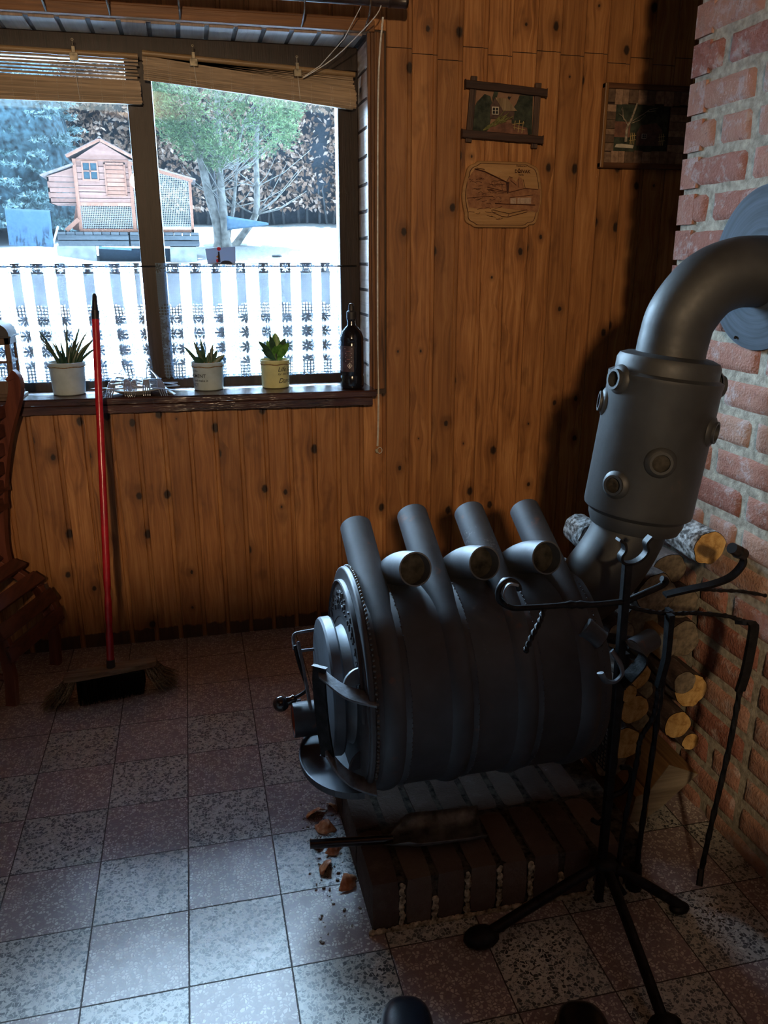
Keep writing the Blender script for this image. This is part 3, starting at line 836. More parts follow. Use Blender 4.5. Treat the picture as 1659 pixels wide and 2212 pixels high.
def curtain(x0, x1, ztop, zbot, label, seed, flare=0.0, pin=None):
    rr = random.Random(seed); H = ztop - zbot
    # Z-pleats: forward (single), forward, back, forward (three layers)
    path = []; x = x0; u = 0; y = .300; side = 1
    path.append((x, y, u))
    while x < x1 - .012:
        a = rr.uniform(.030, .052)      # single span
        nx = min(x + a, x1); u += a * 1.03; path.append((nx, y + .003, u)); x = nx
        if x >= x1 - .02: break
        b = rr.uniform(.030, .044)      # pleat width
        b = min(b, x1 - x)
        u += b; path.append((x + b, y - .004, u)); u += b; path.append((x + .002, y + .001, u)); u += b; path.append((x + b, y + .004, u)); x += b
    # refine
    P = []
    for i in range(len(path) - 1):
        for q in range(4):
            t = q / 4; P.append(tuple(path[i][k] + (path[i + 1][k] - path[i][k]) * t for k in range(3)))
    P.append(path[-1])
    ny = 26; V = []; UV = []; F = []
    for j in range(ny + 1):
        t = j / ny
        for i, (px_, py_, pu) in enumerate(P):
            k = (px_ - x0) / (x1 - x0)
            wv = math.sin(px_ * 60 + seed) * .004 * t + nz(px_ * 8, t * 2, seed) * .010 * t
            V.append((px_ + wv * .6 + flare * t * t * (1 - k if flare < 0 else k), py_ + wv, ztop - H * t + nz(px_ * 10, 0, seed) * .004 * (1 if j == 0 else t)))
            UV.append((pu, H * t))
    n_ = len(P)
    for j in range(ny):
        for i in range(n_ - 1): F.append((j * n_ + i, j * n_ + i + 1, (j + 1) * n_ + i + 1, (j + 1) * n_ + i))
    m = M(); m.add((V, F), .5)
    o = thing(m, 'lace_curtain', lace_mat('white_lace_%d' % seed, u, H), label, 'curtain', 'lace half curtains on the wire rod', smooth=60)
    ul = o.data.uv_layers.new(name='UVMap')
    for lp in o.data.loops: ul.data[lp.index].uv = UV[lp.vertex_index]
    return o
curtain(-.665, -.062, 1.338, .944, 'white lace half curtain hanging left of the window post', 3, flare=.022)
curtain(-.010, .622, 1.338, .944, 'white lace half curtain hanging right of the window post', 8)
m = M(); m.add(tube([(-.735, .311, 1.328), (.690, .311, 1.326)], .0028, 8)); m.add(tube([(.640, .311, 1.326), (.640, .318, 1.326)], .004, 8))
thing(m, 'curtain_rod', STEEL_BLK, 'thin black wire rod carrying the lace curtains across the window', 'curtain rod', smooth=50)

# rooster card standing behind the rod
CARD = N('paper_card'); _a = CARD.bsdf((.50, .62, .74), .8); _t = CARD.n('ShaderNodeBsdfTranslucent'); _t.inputs[0].default_value = (.10, .15, .20, 1); _m = CARD.n('ShaderNodeMixShader'); _m.inputs[0].default_value = .5; CARD.l(_a, _m.inputs[1]); CARD.l(_t.outputs[0], _m.inputs[2]); CARD = CARD.done(_m.outputs[0])
cd = empty('greeting_card', (.212, .302, 1.332), 'small white card with a painted red-combed rooster leaning on the curtain rod', 'card')
m = M(); m.add(prism([(-.047, .002), (.048, -.002), (.050, .060), (-.052, .052)], .0015, (1, 0, 0), (0, 0, 1), (.212, .300, 1.332)))
m.build('card_sheet', CARD, cd, smooth=0)
RED = plain('red_ink', (.5, .02, .04), .7, 0, .3, .1, 80); INK = plain('dark_ink', (.03, .035, .06), .7, 0, .3, .1, 80); OCH = plain('ochre_ink', (.45, .22, .05), .7, 0, .3, .1, 80)
def flat_poly(pts, ox, oz, mat, nm, par, y=.2982, s=1.0):
    mm = M(); mm.add(prism([(a * s, b * s) for a, b in pts], .0005, (1, 0, 0), (0, 0, 1), (ox, y, oz))); mm.build(nm, mat, par, smooth=0)
circ = lambda r, n=14, sx=1, sy=1: [(r * sx * math.cos(2 * PI * q / n), r * sy * math.sin(2 * PI * q / n)) for q in range(n)]
flat_poly(circ(.0062, sx=1.1), .206, 1.384, RED, 'comb', cd)
flat_poly([(-.0035, 0), (.005, .0), (.0035, .034), (-.002, .034)], .204, 1.341, INK, 'neck', cd)
flat_poly([(-.009, .004), (.001, -.002), (.001, .011)], .203, 1.354, OCH, 'beak', cd)
flat_poly(circ(.0045, sy=1.3), .199, 1.345, RED, 'wattle', cd)
flat_poly([(.0, .001), (.045, .0), (.038, .008), (.030, .011), (.018, .012), (.008, .009)], .206, 1.334, INK, 'plumage', cd)

# ================================================================ bamboo blinds
BAM = wood('bamboo_slat', (.17, .115, .065), (.42, .30, .18), 'x', 1.1, .5)
BAMR = wood('bamboo_pole', (.20, .125, .055), (.42, .28, .14), 'x', .6, .4)
STR = plain('white_string', (.62, .60, .54), .8, 0, .3, .1, 60)
BRASSY = plain('dull_metal_clip', (.17, .15, .11), .45, .7, .5, .3, 60)
def blind(x0, x1, zt0, zt1, zm0, zm1, zb0, zb1, yb, label, seed, clips):
    """head pole z: zt; loose slats down to zm; rolled bundle down to zb. index 0/1 = left/right end"""
    rr = random.Random(seed)
    root = empty('bamboo_blind', ((x0 + x1) / 2, yb, zb0), label, 'blind', 'rolled bamboo blinds')
    m = M()
    m.add(tube([(x0 + (x1 - x0) * q / 14, yb, zt0 + (zt1 - zt0) * q / 14) for q in range(15)], [.0085 + (.001 if q % 3 == 0 else 0) for q in range(15)], 10))
    m.build('head_pole', BAMR, root, smooth=50)
    m = M(); nl = 7
    for q in range(nl):
        t = (q + .9) / (nl + .6)
        a = zt0 + (zm0 - zt0) * t; b = zt1 + (zm1 - zt1) * t
        m.add(bar((x0 + rr.uniform(0, .006), yb + .002, a - .004), (x1 - rr.uniform(0, .008), yb + .002, b - .004), .0022, rr.uniform(.0045, .007)))
    m.build('loose_slats', BAM, root, smooth=0)
    m = M(); nb = 13
    for q in range(nb):
        t = (q + .5) / nb
        ang = PI * t
        yy = yb + .004 - .014 * math.sin(ang) 
        a = zm0 + (zb0 - zm0) * t; b = zm1 + (zb1 - zm1) * t
        h = abs(zm0 - zb0) / nb
        m.add(bar((x0 - .002 + rr.uniform(0, .003), yy, a), (x1 + .004 - rr.uniform(0, .004), yy, b), .003, h * .93))
    m.add(bar((x0 + .004, yb + .010, (zm0 + zb0) / 2), (x1 - .004, yb + .010, (zm1 + zb1) / 2), .014, abs(zm0 - zb0) * .9))
    m.build('rolled_slats', BAM, root, smooth=0)
    m = M()
    k = 0
    while True:
        xs = x0 + .012 + k * .065
        if xs > x1 - .006: break
        for dx in ((0, .006) if k % 2 else (0,)):
            t = (xs + dx - x0) / (x1 - x0); zt = zm0 + (zm1 - zm0) * t; zb = zb0 + (zb1 - zb0) * t
            m = M(); m.add(tube([(xs + dx, yb - .0135 * math.sin(PI * q / 6) - .0005 + .003, zt + (zb - zt) * q / 6) for q in range(7)], .0007, 4)); m.build('binding_thread', STR, root, smooth=0)
        k += 1
    for (cx, cy_drop) in clips:
        t = (cx - x0) / (x1 - x0); zt = zt0 + (zt1 - zt0) * t; zb = zb0 + (zb1 - zb0) * t
        m = M(); m.add(bb(cx - .012, cx + .013, yb - .020, yb - .008, zt - .026, zt - .004)); m.add(bb(cx - .005, cx + .006, yb - .013, yb - .009, zt - .005, zt + .016))
        m.add(tube([(cx, yb - .011, zt + .016), (cx, yb - .011, zt + .030)], .002, 6)); m.add(lathe([(.0022, -.001), (.0045, -.001), (.0045, .001), (.0022, .001)], (cx, yb - .012, zt + .033), (0, 1, 0), 12, close=False))
        c_ = m.build('pulley_clip', BRASSY, root, smooth=0, bevel=.001)
        m = M(); m.add(tube([(cx, yb - .018, zt - .024), (cx + .002, yb - .021, (zt + zb) / 2), (cx + .006, yb - .016, zb + .002)], .0009, 5)); m.build('lift_string', STR, c_, smooth=0)
    return root
YB = .272
blind(-.66, -.010, 1.965, 1.958, 1.892, 1.884, 1.822, 1.822, YB, 'bamboo blind rolled up level over the left pane', 4, [(-.52, 0), (-.200, 0)])
blind(.004, .684, 1.968, 1.936, 1.962, 1.890, 1.892, 1.834, YB, 'bamboo blind rolled up slanting down to the right over the right pane', 5, [(.160, 0), (.490, 0)])
# draw cords running up to the rail
m = M()
p0 = (.508, YB - .018, 1.918)
m.add(tube([p0, (.56, .22, 1.948), (.62, .12, 2.005), (.675, .02, 2.105)], .0013, 6))
m.add(tube(smooth_path([(.508, YB - .018, 1.916), (.60, .19, 1.965), (.68, .08, 2.03), (.712, .03, 2.065), (.720, .02, 2.10)], 4), .0016, 6))
thing(m, 'blind_cord', STR, 'pair of white draw cords slanting from the right blind up to the rail', 'cord', smooth=50)
cr = empty('pull_cord', (.738, .10, .665), 'long white cord with a small knob hanging beside the window casing', 'cord')
m = M()
m.add(tube(smooth_path([(.736, .075, 2.06), (.7335, .13, 1.9), (.730, .135, 1.5), (.7285, .135, 1.1), (.7275, .135, .85), (.723, .135, .70)], 5), .0015, 6))
m.add(tube(smooth_path([(.733, .075, 2.06), (.731, .13, 1.9), (.7275, .135, 1.5), (.7265, .135, 1.1), (.731, .135, .87), (.727, .135, .70)], 5), .0015, 6))
loop = [(.733 + .0085 * math.cos(2 * PI * q / 16), .134, .684 + .011 * math.sin(2 * PI * q / 16)) for q in range(17)]
m.add(tube(loop, .0014, 6)); m.build('cord', STR, cr, smooth=50)
m = M(); m.add(lathe([(.004, 0), (.0055, .004), (.0055, .012), (.003, .015)], (.724, .134, .676), (-.3, 0, 1), 12)); m.build('cord_knob', plain('cream_knob', (.40, .36, .26), .5), cr, smooth=50)

# ================================================================ rail pole under the ceiling with hooks
RAILM = plain('dark_stained_pole', (.030, .020, .016), .35, 0, .5, .3, 40)
rl = empty('curtain_pole', (.05, .0, 2.075), 'dark round pole with end cap running above the window', 'pole')
PY_, PZ = .03, 2.092
m = M(); m.add(tube([(-1.2, PY_, PZ), (.705, PY_, PZ)], .0165, 20)); m.build('pole', RAILM, rl, smooth=50)
m = M(); m.add(lathe([(.0165, -.06), (.019, -.058), (.019, -.052), (.018, -.05), (.018, -.012), (.019, -.01), (.019, -.004), (.016, 0)], (.800, PY_, PZ), (1, 0, 0), 20)); m.add(tube([(.70, PY_, PZ), (.745, PY_, PZ)], .0168, 20)); m.build('end_cap', RAILM, rl, smooth=40)
WIRE = plain('old_wire_hook', (.10, .075, .05), .5, .4, .4, .2, 60)
for (hx, lb) in ((-.262, 'wire hook on the pole, leftmost above the left blind'), (-.085, 'wire hook on the pole above the window post'), (.115, 'wire hook on the pole above the right blind'), (.480, 'wire hook on the pole close to the draw cords'), (.678, 'wire hook on the pole beside the window casing')):
    P = [(hx, PY_, PZ + .019)]
    for q in range(8): a = PI / 2 - PI * 1.0 * q / 7; P.append((hx + .001 * q, PY_ - .0195 * math.cos(a), PZ + .0195 * math.sin(a)))
    P += [(hx + .008, PY_ + .02, PZ - .035), (hx + .010, PY_ + .075, PZ - .048), (hx + .010, WY - .032, PZ - .056)]
    m = M(); m.add(tube(smooth_path(P, 3), .0030, 7))
    thing(m, 'pole_hook', WIRE, lb, 'hook', 'wire hooks holding the pole', smooth=50)

# ================================================================ things on the sill
SZ = .9155
POTB = plain('pale_blue_tin', (.40, .50, .53), .45, .0, .5, .06, 25); POTY = plain('pale_yellow_tin', (.58, .60, .30), .45, .0, .5, .06, 25)
SOIL = plain('potting_soil', (.05, .04, .03), .9, 0, .2, .4, 120, .8); TWINE = plain('jute_twine', (.22, .14, .07), .9, 0, .2, .3, 200, .5)
PRINT = plain('dark_print', (.03, .035, .045), .7, 0, .3, .1, 60)
def pot(x, y, rb, rt, h, mat, label, twine=True):
    p = empty('plant_pot', (x, y, SZ), label, 'plant pot')
    m = M(); m.add(lathe([(rb * .9, 0), (rb, .003), (rt, h - .010), (rt + .0015, h - .008), (rt + .0015, h - .001), (rt, h), (rt - .002, h - .001), (rt - .003, h - .012), (0.002, h - .012)], (x, y, SZ), (0, 0, 1), 48, close=False))
    m.add(tube([(x, y, SZ), (x, y, SZ + .003)], rb * .9, 32))
    m.build('pot', mat, p, smooth=40)
    M().add(tube([(x, y, SZ + h - .016), (x, y, SZ + h - .009)], rt - .003, 32)).build('soil', SOIL, p, smooth=40)
    m = M(); rt2 = rt * .985 + .0028
    m.add(tube([(x + (rt2) * math.cos(2 * PI * q / 40), y + rt2 * math.sin(2 * PI * q / 40), SZ + h - .0145 + .0012 * math.sin(q)) for q in range(41)], .0016, 6)); m.build('twine', TWINE, p, smooth=50)
    return p
def wrap_text(p, s, size, x, y, r, a0, z, shear=0, bold=0.0):
    V, F = text_mesh(s, size, .0, shear, 'LEFT', bold)
    out = []
    for v in V:
        a = a0 + v[0] / r
        out.append((x + (r + .0005) * math.cos(a), y + (r + .0005) * math.sin(a), z + v[1]))
    m = M(); m.add((out, F)); o = m.build('printed_line', PRINT, p, smooth=0)
    return o
def leaf(base, tip, w, bend=(0, 0, 1), fold=.25, n_=9, prof=None):
    """tapered, channelled leaf from base to tip"""
    b = Vector(base); t = Vector(tip); d = t - b; L = d.length; bend = Vector(bend)
    side = d.cross(Vector((0, -1, .3))).normalized()
    if side.length < .1: side = Vector((1, 0, 0))
    up = side.cross(d).normalized()
    V = []; F = []
    for i in range(n_ + 1):
        s = i / n_; c = b + d * s + bend * (4 * s * (1 - s))
        ww = w * (prof(s) if prof else (1 - s) ** .6 * (.75 + .25 * s))
        V += [tuple(c - side * ww + up * ww * fold), tuple(c), tuple(c + side * ww + up * ww * fold), tuple(c - up * ww * .25)]
    for i in range(n_):
        a = i * 4; F += [(a, a + 1, a + 5, a + 4), (a + 1, a + 2, a + 6, a + 5), (a + 2, a + 3, a + 7, a + 6), (a + 3, a, a + 4, a + 7)]
    return V, F
def leafmat(name, dark, mid, edge=0):
    n = N(name); c = n.co(); f = n.noise(c, 60, 3)
    col = n.ramp(f, [(.35, dark), (.65, mid)])
    return n.done(n.bsdf(col, .4, 0, None, .5))
LF1 = leafmat('dark_blade_leaf', (.008, .030, .016), (.028, .075, .040)); LF2 = leafmat('deep_green_leaf', (.012, .042, .022), (.04, .10, .05)); LF3 = leafmat('bright_green_leaf', (.035, .14, .018), (.14, .34, .06))
# pot 1: long blades
p1 = (-.321, .232)
pt = pot(p1[0], p1[1], .0520, .0575, .108, POTB, 'pale blue tin pot with a spiky thin-leaved plant, left end of the sill')
b1 = SZ + .096
for k, (dx, dz, w) in enumerate([(-.066, .115, .0035), (-.072, .093, .0035), (-.064, .070, .0035), (-.058, .053, .003), (.012, .130, .0035), (-.022, .080, .004), (.030, .085, .0035), (.050, .118, .004), (.078, .070, .004), (.108, .098, .004), (.118, .062, .0035), (-.035, .070, .004), (-.01, .075, .0045), (.020, .070, .0045), (.046, .075, .004), (.0, .05, .005), (-.015, .045, .005), (.018, .048, .005), (.072, .105, .0035)]):
    x0 = p1[0] + dx * .26; y0 = p1[1] + ((k * 7) % 5 - 2) * .006
    m = M(); m.add(leaf((x0, y0, b1 - .004), (p1[0] + dx * 1.15, y0 + ((k * 3) % 5 - 2) * .01, b1 + dz * 1.1), w * 1.7, (0, 0, .012 if abs(dx) > .03 else 0), .5, 10, lambda s: (1 - s) ** .75))
    m.build('leaf', LF1, pt, smooth=60)
# pot 2
p2 = (.141, .228)
pt = pot(p2[0], p2[1], .0500, .0535, .096, POTB, 'pale blue tin pot with printed words and a stubby succulent')
b2 = SZ + .084
for k, (dx, dz, w) in enumerate([(-.060, .052 + .012, .006), (-.034, .080, .006), (-.015, .087, .005), (.018, .066, .007), (.030, .048, .007), (-.030, .030, .008), (.048, .030, .009), (-.018, .050, .007), (.006, .04, .008), (.040, .018, .008), (-.036, .014, .007)]):
    x0 = p2[0] + dx * .4; y0 = p2[1] - .005 + ((k * 7) % 5 - 2) * .005
    m = M(); m.add(leaf((x0, y0, b2 - .003), (p2[0] + dx * 1.3, y0 + ((k * 3) % 5 - 3) * .006, b2 + dz * 1.1), w * 1.15, (0, 0, .004), .35, 9, lambda s: (math.sin(PI * min(1, s * .75 + .28)) ** .8) * (1 if s < .98 else .1)))
    m.build('leaf', LF2, pt, smooth=60)
for k in range(3):
    m = M(); m.add(leaf((p2[0] - .008 + k * .010, p2[1] - .036, b2 - .003), (p2[0] - .012 + k * .016, p2[1] - .044, b2 + .016), .005, (0, 0, 0))); m.build('dry_leaf', plain('dry_leaf_tan', (.35, .22, .11), .7), pt, smooth=60)
for s, sz, z, a in (('Enjoy the', .0085, .0465, -1.98), ('MOMENT', .0115, .0355, -2.15), ('and make it', .0088, .0245, -2.12), ('PERFECT', .0115, .0125, -2.30)):
    pass
def right_aligned(p, s, size, x, y, r, aend, z, shear=0, bold=0):
    V, F = text_mesh(s, size, 0, shear, 'LEFT', bold); wmax = max(v[0] for v in V)
    wrap_text(p, s, size, x, y, r, aend - wmax / r, z, shear, bold)
right_aligned(pt, 'Enjoy the', .0105, p2[0], p2[1], .0530, -2.30, SZ + .0650)
right_aligned(pt, 'MOMENT', .0165, p2[0], p2[1], .0526, -1.74, SZ + .0460, 0, .0001)
right_aligned(pt, 'and make it', .0115, p2[0], p2[1], .0521, -1.62, SZ + .0320, 0, .0001)
right_aligned(pt, 'PERFECT', .0150, p2[0], p2[1], .0515, -2.30, SZ + .0150)
# pot 3
p3 = (.374, .222)
pt = pot(p3[0], p3[1], .0480, .0505, .098, POTY, 'pale yellow tin pot with flowing script and a bright green plant')
b3 = SZ + .086
for k, (dx, dz, w, md) in enumerate([(-.045, .060, .007, 1), (-.034, .046, .008, 1), (-.012, .073, .008, 1), (.004, .078, .013, 3), (.030, .064, .010, 1), (.037, .054, .010, 3), (-.020, .058, .010, 3), (.018, .050, .012, 3), (-.030, .030, .009, 1), (.002, .045, .012, 3), (-.038, .038, .006, 1), (.026, .040, .010, 1)]):
    y0 = p3[1] - .002 + ((k * 7) % 5 - 2) * .003
    m = M(); m.add(leaf((p3[0] + .006 + dx * .12, y0, b3 + .008), (p3[0] + dx * 1.25, y0 + ((k * 3) % 5 - 3.2) * .010, b3 + dz * 1.3), w * 1.35, (0, 0, .003), .35, 10, lambda s: math.sin(PI * min(.97, s ** 1.2 * .9 + .07)) ** .8))
    m.build('leaf', LF3 if md == 3 else LF2, pt, smooth=60)
m = M(); m.add(tube([(p3[0] + .006, p3[1], b3 - .006), (p3[0] + .004, p3[1], b3 + .035)], [.008, .006], 10)); m.build('stem', LF2, pt, smooth=60)
wrap_text(pt, 'Life is', .0220, p3[0], p3[1], .0500, -1.50, SZ + .060, .35, .0001)
wrap_text(pt, 'for the storm', .0115, p3[0], p3[1], .0496, -1.50, SZ + .047, .35, .0001)
wrap_text(pt, 'Dance', .0235, p3[0], p3[1], .0492, -1.47, SZ + .020, .35, .00012)

# dark bottle
BOT = N('dark_bottle_plastic'); BOT = BOT.done(BOT.bsdf((.008, .009, .014), .12, 0, BOT.bump(BOT.noise(BOT.co(), 45, 2), .15, .003), .7))
bx, by = .634, .132
bo = empty('bottle', (bx, by, SZ), 'dark plastic bottle with a pointed black cap at the right end of the sill', 'bottle')
M().add(lathe([(.028, 0), (.0335, .003), (.0355, .010), (.0355, .030), (.0340, .034), (.0340, .036), (.0355, .040), (.0355, .118), (.0345, .121), (.0355, .124), (.0350, .134), (.030, .146), (.0200, .157), (.0130, .163), (.0118, .172), (.0135, .174), (.0135, .178)], (bx, by, SZ), (0, 0, 1), 48)).build('bottle_body', BOT, bo, smooth=40)
M().add(lathe([(.0145, .178), (.0148, .180), (.0148, .196), (.0125, .198), (.0098, .200), (.0088, .212), (.0060, .217), (.002, .218)], (bx, by, SZ), (0, 0, 1), 32)).build('cap', plain('black_cap', (.02, .02, .022), .5), bo, smooth=40)
LAB = plain('dark_bottle_label', (.055, .035, .045), .5, 0, .4, .3, 60)
lm = M(); V = []; F = []
for q in range(17):
    a = math.radians(-170 + 78 * q / 16)
    for zz in (.046, .112): V.append((bx + .0360 * math.cos(a), by + .0360 * math.sin(a), SZ + zz))
for q in range(16): F.append((q * 2, q * 2 + 2, q * 2 + 3, q * 2 + 1))
lm.add((V, F)); lab = lm.build('label', LAB, bo, smooth=60)
LW = plain('label_white', (.55, .52, .52), .6); LR = plain('label_pale_red', (.28, .12, .12), .6)
def on_bottle(poly, a0, z0, mat, nm, par, r=.0364):
    mm = M(); V = [(bx + r * math.cos(a0 + p[0] / r), by + r * math.sin(a0 + p[0] / r), SZ + z0 + p[1]) for p in poly]
    mm.add((V, [tuple(range(len(V)))])); return mm.build(nm, mat, par, smooth=0)
A_ = math.radians(-112)
on_bottle([(-.008, 0), (0, -.008), (.008, 0), (0, .008)], A_, .062, LW, 'hazard_diamond', lab)
on_bottle([(-.0064, 0), (0, -.0064), (.0064, 0), (0, .0064)], A_, .062, plain('label_ink', (.05, .05, .06), .6), 'diamond_field', lab, .0366)
on_bottle([(-.0016, -.001), (-.0028, -.004), (.0028, -.004), (.0016, -.001), (.0022, .002), (0, .0038), (-.0022, .002)], A_, .062, LW, 'hazard_mark', lab, .0368)
for q, (z_, w_) in enumerate(((.105, .024), (.098, .012), (.093, .020), (.088, .016), (.083, .022), (.078, .010), (.073, .020))):
    on_bottle([(-w_ / 2, 0), (w_ / 2, 0), (w_ / 2, .0012), (-w_ / 2, .0012)], A_ - .1, z_, LR if q % 2 else LW, 'print_stripe', lab, .0366)

bo.scale = (1.17, 1.17, 1.33)
# plate of cutlery
PORC = plain('cream_porcelain', (.55, .55, .50), .25, 0, .6, .03, 20)
px_, py_ = -.100, .175
thing(M().add(lathe([(.030, 0), (.034, .001), (.040, .004), (.066, .014), (.070, .0155), (.0705, .017), (.066, .0165), (.045, .009), (.030, .006), (.002, .006)], (px_, py_, SZ), (0, 0, 1), 56, close=False)), 'plate', PORC, 'small cream plate heaped with forks and knives on the sill', 'plate', smooth=50)
SIL = plain('cutlery_steel', (.42, .46, .52), .32, .6, .6, .05, 40)
def fork_mesh():
    m = M()
    # handle along +y, tines towards -y, lying at z=0
    hp = smooth_path([(0, .085, .004), (0, .05, .005), (0, .01, .0035), (0, -.030, .001), (0, -.045, -.001)], 4)
    m.add(tube(hp, [.0050 - .003 * math.sin(PI * min(1, i / 14)) * .8 if i < 15 else .0028 + .0012 * (i - 14) for i in range(len(hp))], 8, flat=.4))
    for k in range(4):
        x = -.0072 + .0048 * k
        m.add(tube([(x * .7, -.040, -.001), (x, -.050, -.002), (x, -.066, .001), (x * .95, -.088, .008)], [.0021, .0020, .0017, .0009], 6))
    m.add(prism([(-.0085, 0), (.0085, 0), (.0088, -.006), (.006, -.014), (-.006, -.014), (-.0088, -.006)][::-1], .0016, (1, 0, 0), (0, -1, 0), (0, -.051, -.002)))
    m.v = [(a * 1.1, b, c - max(0, -.036 - b) * .70) for a, b, c in m.v]
    return m
def knife_mesh():
    m = M()
    m.add(prism([(-.0045, .09), (.0045, .09), (.0045, .0), (-.0045, .0)], .004, (1, 0, 0), (0, 1, 0), (0, 0, 0)))
    m.add(prism([(-.004, .0), (.006, .0), (.008, -.06), (.004, -.092), (-.001, -.098), (-.004, -.085)][::-1], .0012, (1, 0, 0), (0, 1, 0), (0, 0, .0015)))
    return m
fk = fork_mesh().build('fork', SIL, None, smooth=50); kn = knife_mesh().build('knife', SIL, None, smooth=40, bevel=.0006)
used = [False, False]
def put(o, i, loc, rot, label, cat, group):
    if used[i]: o = o.copy(); COL.objects.link(o)
    used[i] = True; o.location = loc; o.rotation_euler = rot; tag(o, label, cat, group); return o
ords = ['leftmost', 'second from the left', 'middle one', 'second from the right', 'rightmost']
for k in range(5):
    put(fk, 0, (px_ - .050 + k * .025, py_ + .022, SZ + .040 + .003 * (k % 2)), (math.radians(6), 0, math.radians((-10, 6, -6, 2, 14)[k])), 'fork with tines facing the room, %s of the five' % ords[k], 'fork', 'forks pointing forward on the plate')
for k, (a, z_, dx) in enumerate(((-98, .030, -.020), (-80, .024, -.026), (-92, .018, -.022))):
    put(fk, 0, (px_ + dx, py_ + .012 * k - .01, SZ + z_), (math.radians(4), 0, math.radians(a)), 'fork lying crosswise with tines over the left rim of the plate, %s' % ('top', 'middle', 'bottom')[k], 'fork', 'forks lying to the left')
for k, (a, z_, dx, tl) in enumerate(((78, .024, .030, 4), (92, .018, .034, 5), (62, .034, .020, 6))):
    put(fk, 0, (px_ + dx, py_ + .014 * k - .008, SZ + z_), (math.radians(tl), 0, math.radians(a)), 'fork lying crosswise with tines past the right rim of the plate, %s' % ('front', 'middle', 'rear')[k], 'fork', 'forks lying to the right')
for k, (a, z_, dx, dy, tl, lb) in enumerate(((70, .020, .030, -.030, 5, 'knife slanting right in front of the forks'), (110, .016, .028, -.016, 2, 'knife pointing right at the bottom of the heap'), (-75, .014, -.025, .012, -2, 'knife pointing left under the forks'), (120, .022, .030, .016, 4, 'knife sticking up to the right behind the forks'), (60, .028, .034, .024, 4, 'knife raised highest at the right of the heap'))):
    put(kn, 1, (px_ + dx * .6, py_ + dy, SZ + z_), (math.radians(tl), 0, math.radians(a)), lb, 'knife', 'knives on the plate')

for o in list(COL.objects):
    if o.parent is None and o.get('category') in ('plate', 'fork', 'knife'):
        o.scale = (1.32, 1.32, 1.32)
        l = o.location; o.location = (px_ + (l.x - px_) * 1.32, py_ + (l.y - py_) * 1.32, SZ + (l.z - SZ) * 1.32)
# lantern, cut by the left edge of the picture
ln = empty('lantern', (-.530, .190, SZ), 'wooden candle lantern with a dark curved metal roof on the sill', 'lantern')
lx0, lx1, ly0, ly1 = -.590, -.470, .130, .245; lzt = SZ + .198
m = M()
for x in (lx0 + .008, lx1 - .008):
    for y in (ly0 + .008, ly1 - .008): m.add(bb(x - .008, x + .008, y - .008, y + .008, SZ + .012, lzt))
m.add(bb(lx0, lx1, ly0, ly1, lzt - .022, lzt)); m.add(bb(lx0, lx1, ly0, ly1, SZ + .012, SZ + .062))
m.add(bb(lx0 - .006, lx1 + .006, ly0 - .006, ly1 + .006, SZ + .010, SZ + .022)); m.add(bb(lx0, lx1, ly0 + .002, ly0 + .008, SZ + .118, SZ + .126)); m.add(bb(lx1 - .008, lx1 - .002, ly0, ly1, SZ + .118, SZ + .126))
m.build('body', W_LANT, ln, smooth=0, bevel=.0015)
M().add(bb(lx0 - .012, lx1 + .014, ly0 - .010, ly1 + .010, SZ, SZ + .010)).build('base', W_LANT, ln, smooth=0, bevel=.001)
m = M(); m.add(bb(lx0 + .016, lx1 - .016, ly0 + .003, ly0 + .005, SZ + .062, lzt - .022)); m.build('pane', GLASS, ln, smooth=0)
m = M(); m.add(bb(lx1 - .006, lx1 - .004, ly0 + .016, ly1 - .016, SZ + .062, lzt - .022)); m.build('pane', GLASS, ln, smooth=0)
m = M()
arc = [(( (lx0 + lx1) / 2) + .062 * math.cos(PI * q / 16) * 1.0, lzt + .004 + .046 * math.sin(PI * q / 16) ** .8) for q in range(17)]
m.add(prism(arc[::-1], ly1 - ly0 + .012, (1, 0, 0), (0, 0, 1), (0, ly1 + .006, 0)))
m.add(bb(lx0 - .010, lx1 + .008, ly0 - .010, ly1 + .010, lzt, lzt + .005))
m.build('roof', plain('dark_metal_roof', (.025, .025, .03), .55, .2), ln, smooth=30)
# ================================================================ the garden
def gz(x, y):
    if y < 9: h = .80 + (1.335 - .80) * (max(y, .5) - .5) / 8.5
    else: h = 1.335 + (y - 9) * .148
    h += .22 * math.exp(-((x + 2.0) / .8) ** 2 - ((y - 7.8) / 1.0) ** 2)
    return h + nz(x, y, 3, .6) * .05 + nz(x, y, 5, 2.5) * .015
SN = N('snow'); c_ = SN.co(); x_ = SN.xyz(c_)
bare = SN.smooth(SN.math('ADD', SN.vm('LENGTH', SN.vm('MULTIPLY', SN.vm('SUBTRACT', c_, (.80, 9.9, 0)), (.95, 1.0, 0))), SN.math('MULTIPLY', SN.math('SUBTRACT', SN.noise(c_, 3, 5, .7), .5), 1.4)), .85, .95)
bare2 = SN.smooth(SN.math('ADD', SN.math('MULTIPLY', SN.math('ABSOLUTE', SN.math('SUBTRACT', x_[1], 13.9)), .9), SN.math('MULTIPLY', SN.noise(c_, 4, 5, .7), .5)), 1.2, 1.35)
bc = SN.ramp(SN.noise(c_, 30, 5, .7), [(.35, (.004, .005, .006)), (.6, (.014, .016, .015)), (.78, (.12, .13, .14))])
sc_ = SN.mix(SN.math('MULTIPLY', bare, bare2), bc, (.82, .85, .90))
SNOW = SN.done(SN.bsdf(sc_, .8, 0, SN.bump(SN.noise(c_, 12, 4), .3, .02), .3))
V, F = grid(90, 90, lambda a, b: (-9 + 18 * a, .43 + 17 * b * (.3 + .7 * b), 0))
V = [(x, y, gz(x, y)) for x, y, _ in V]
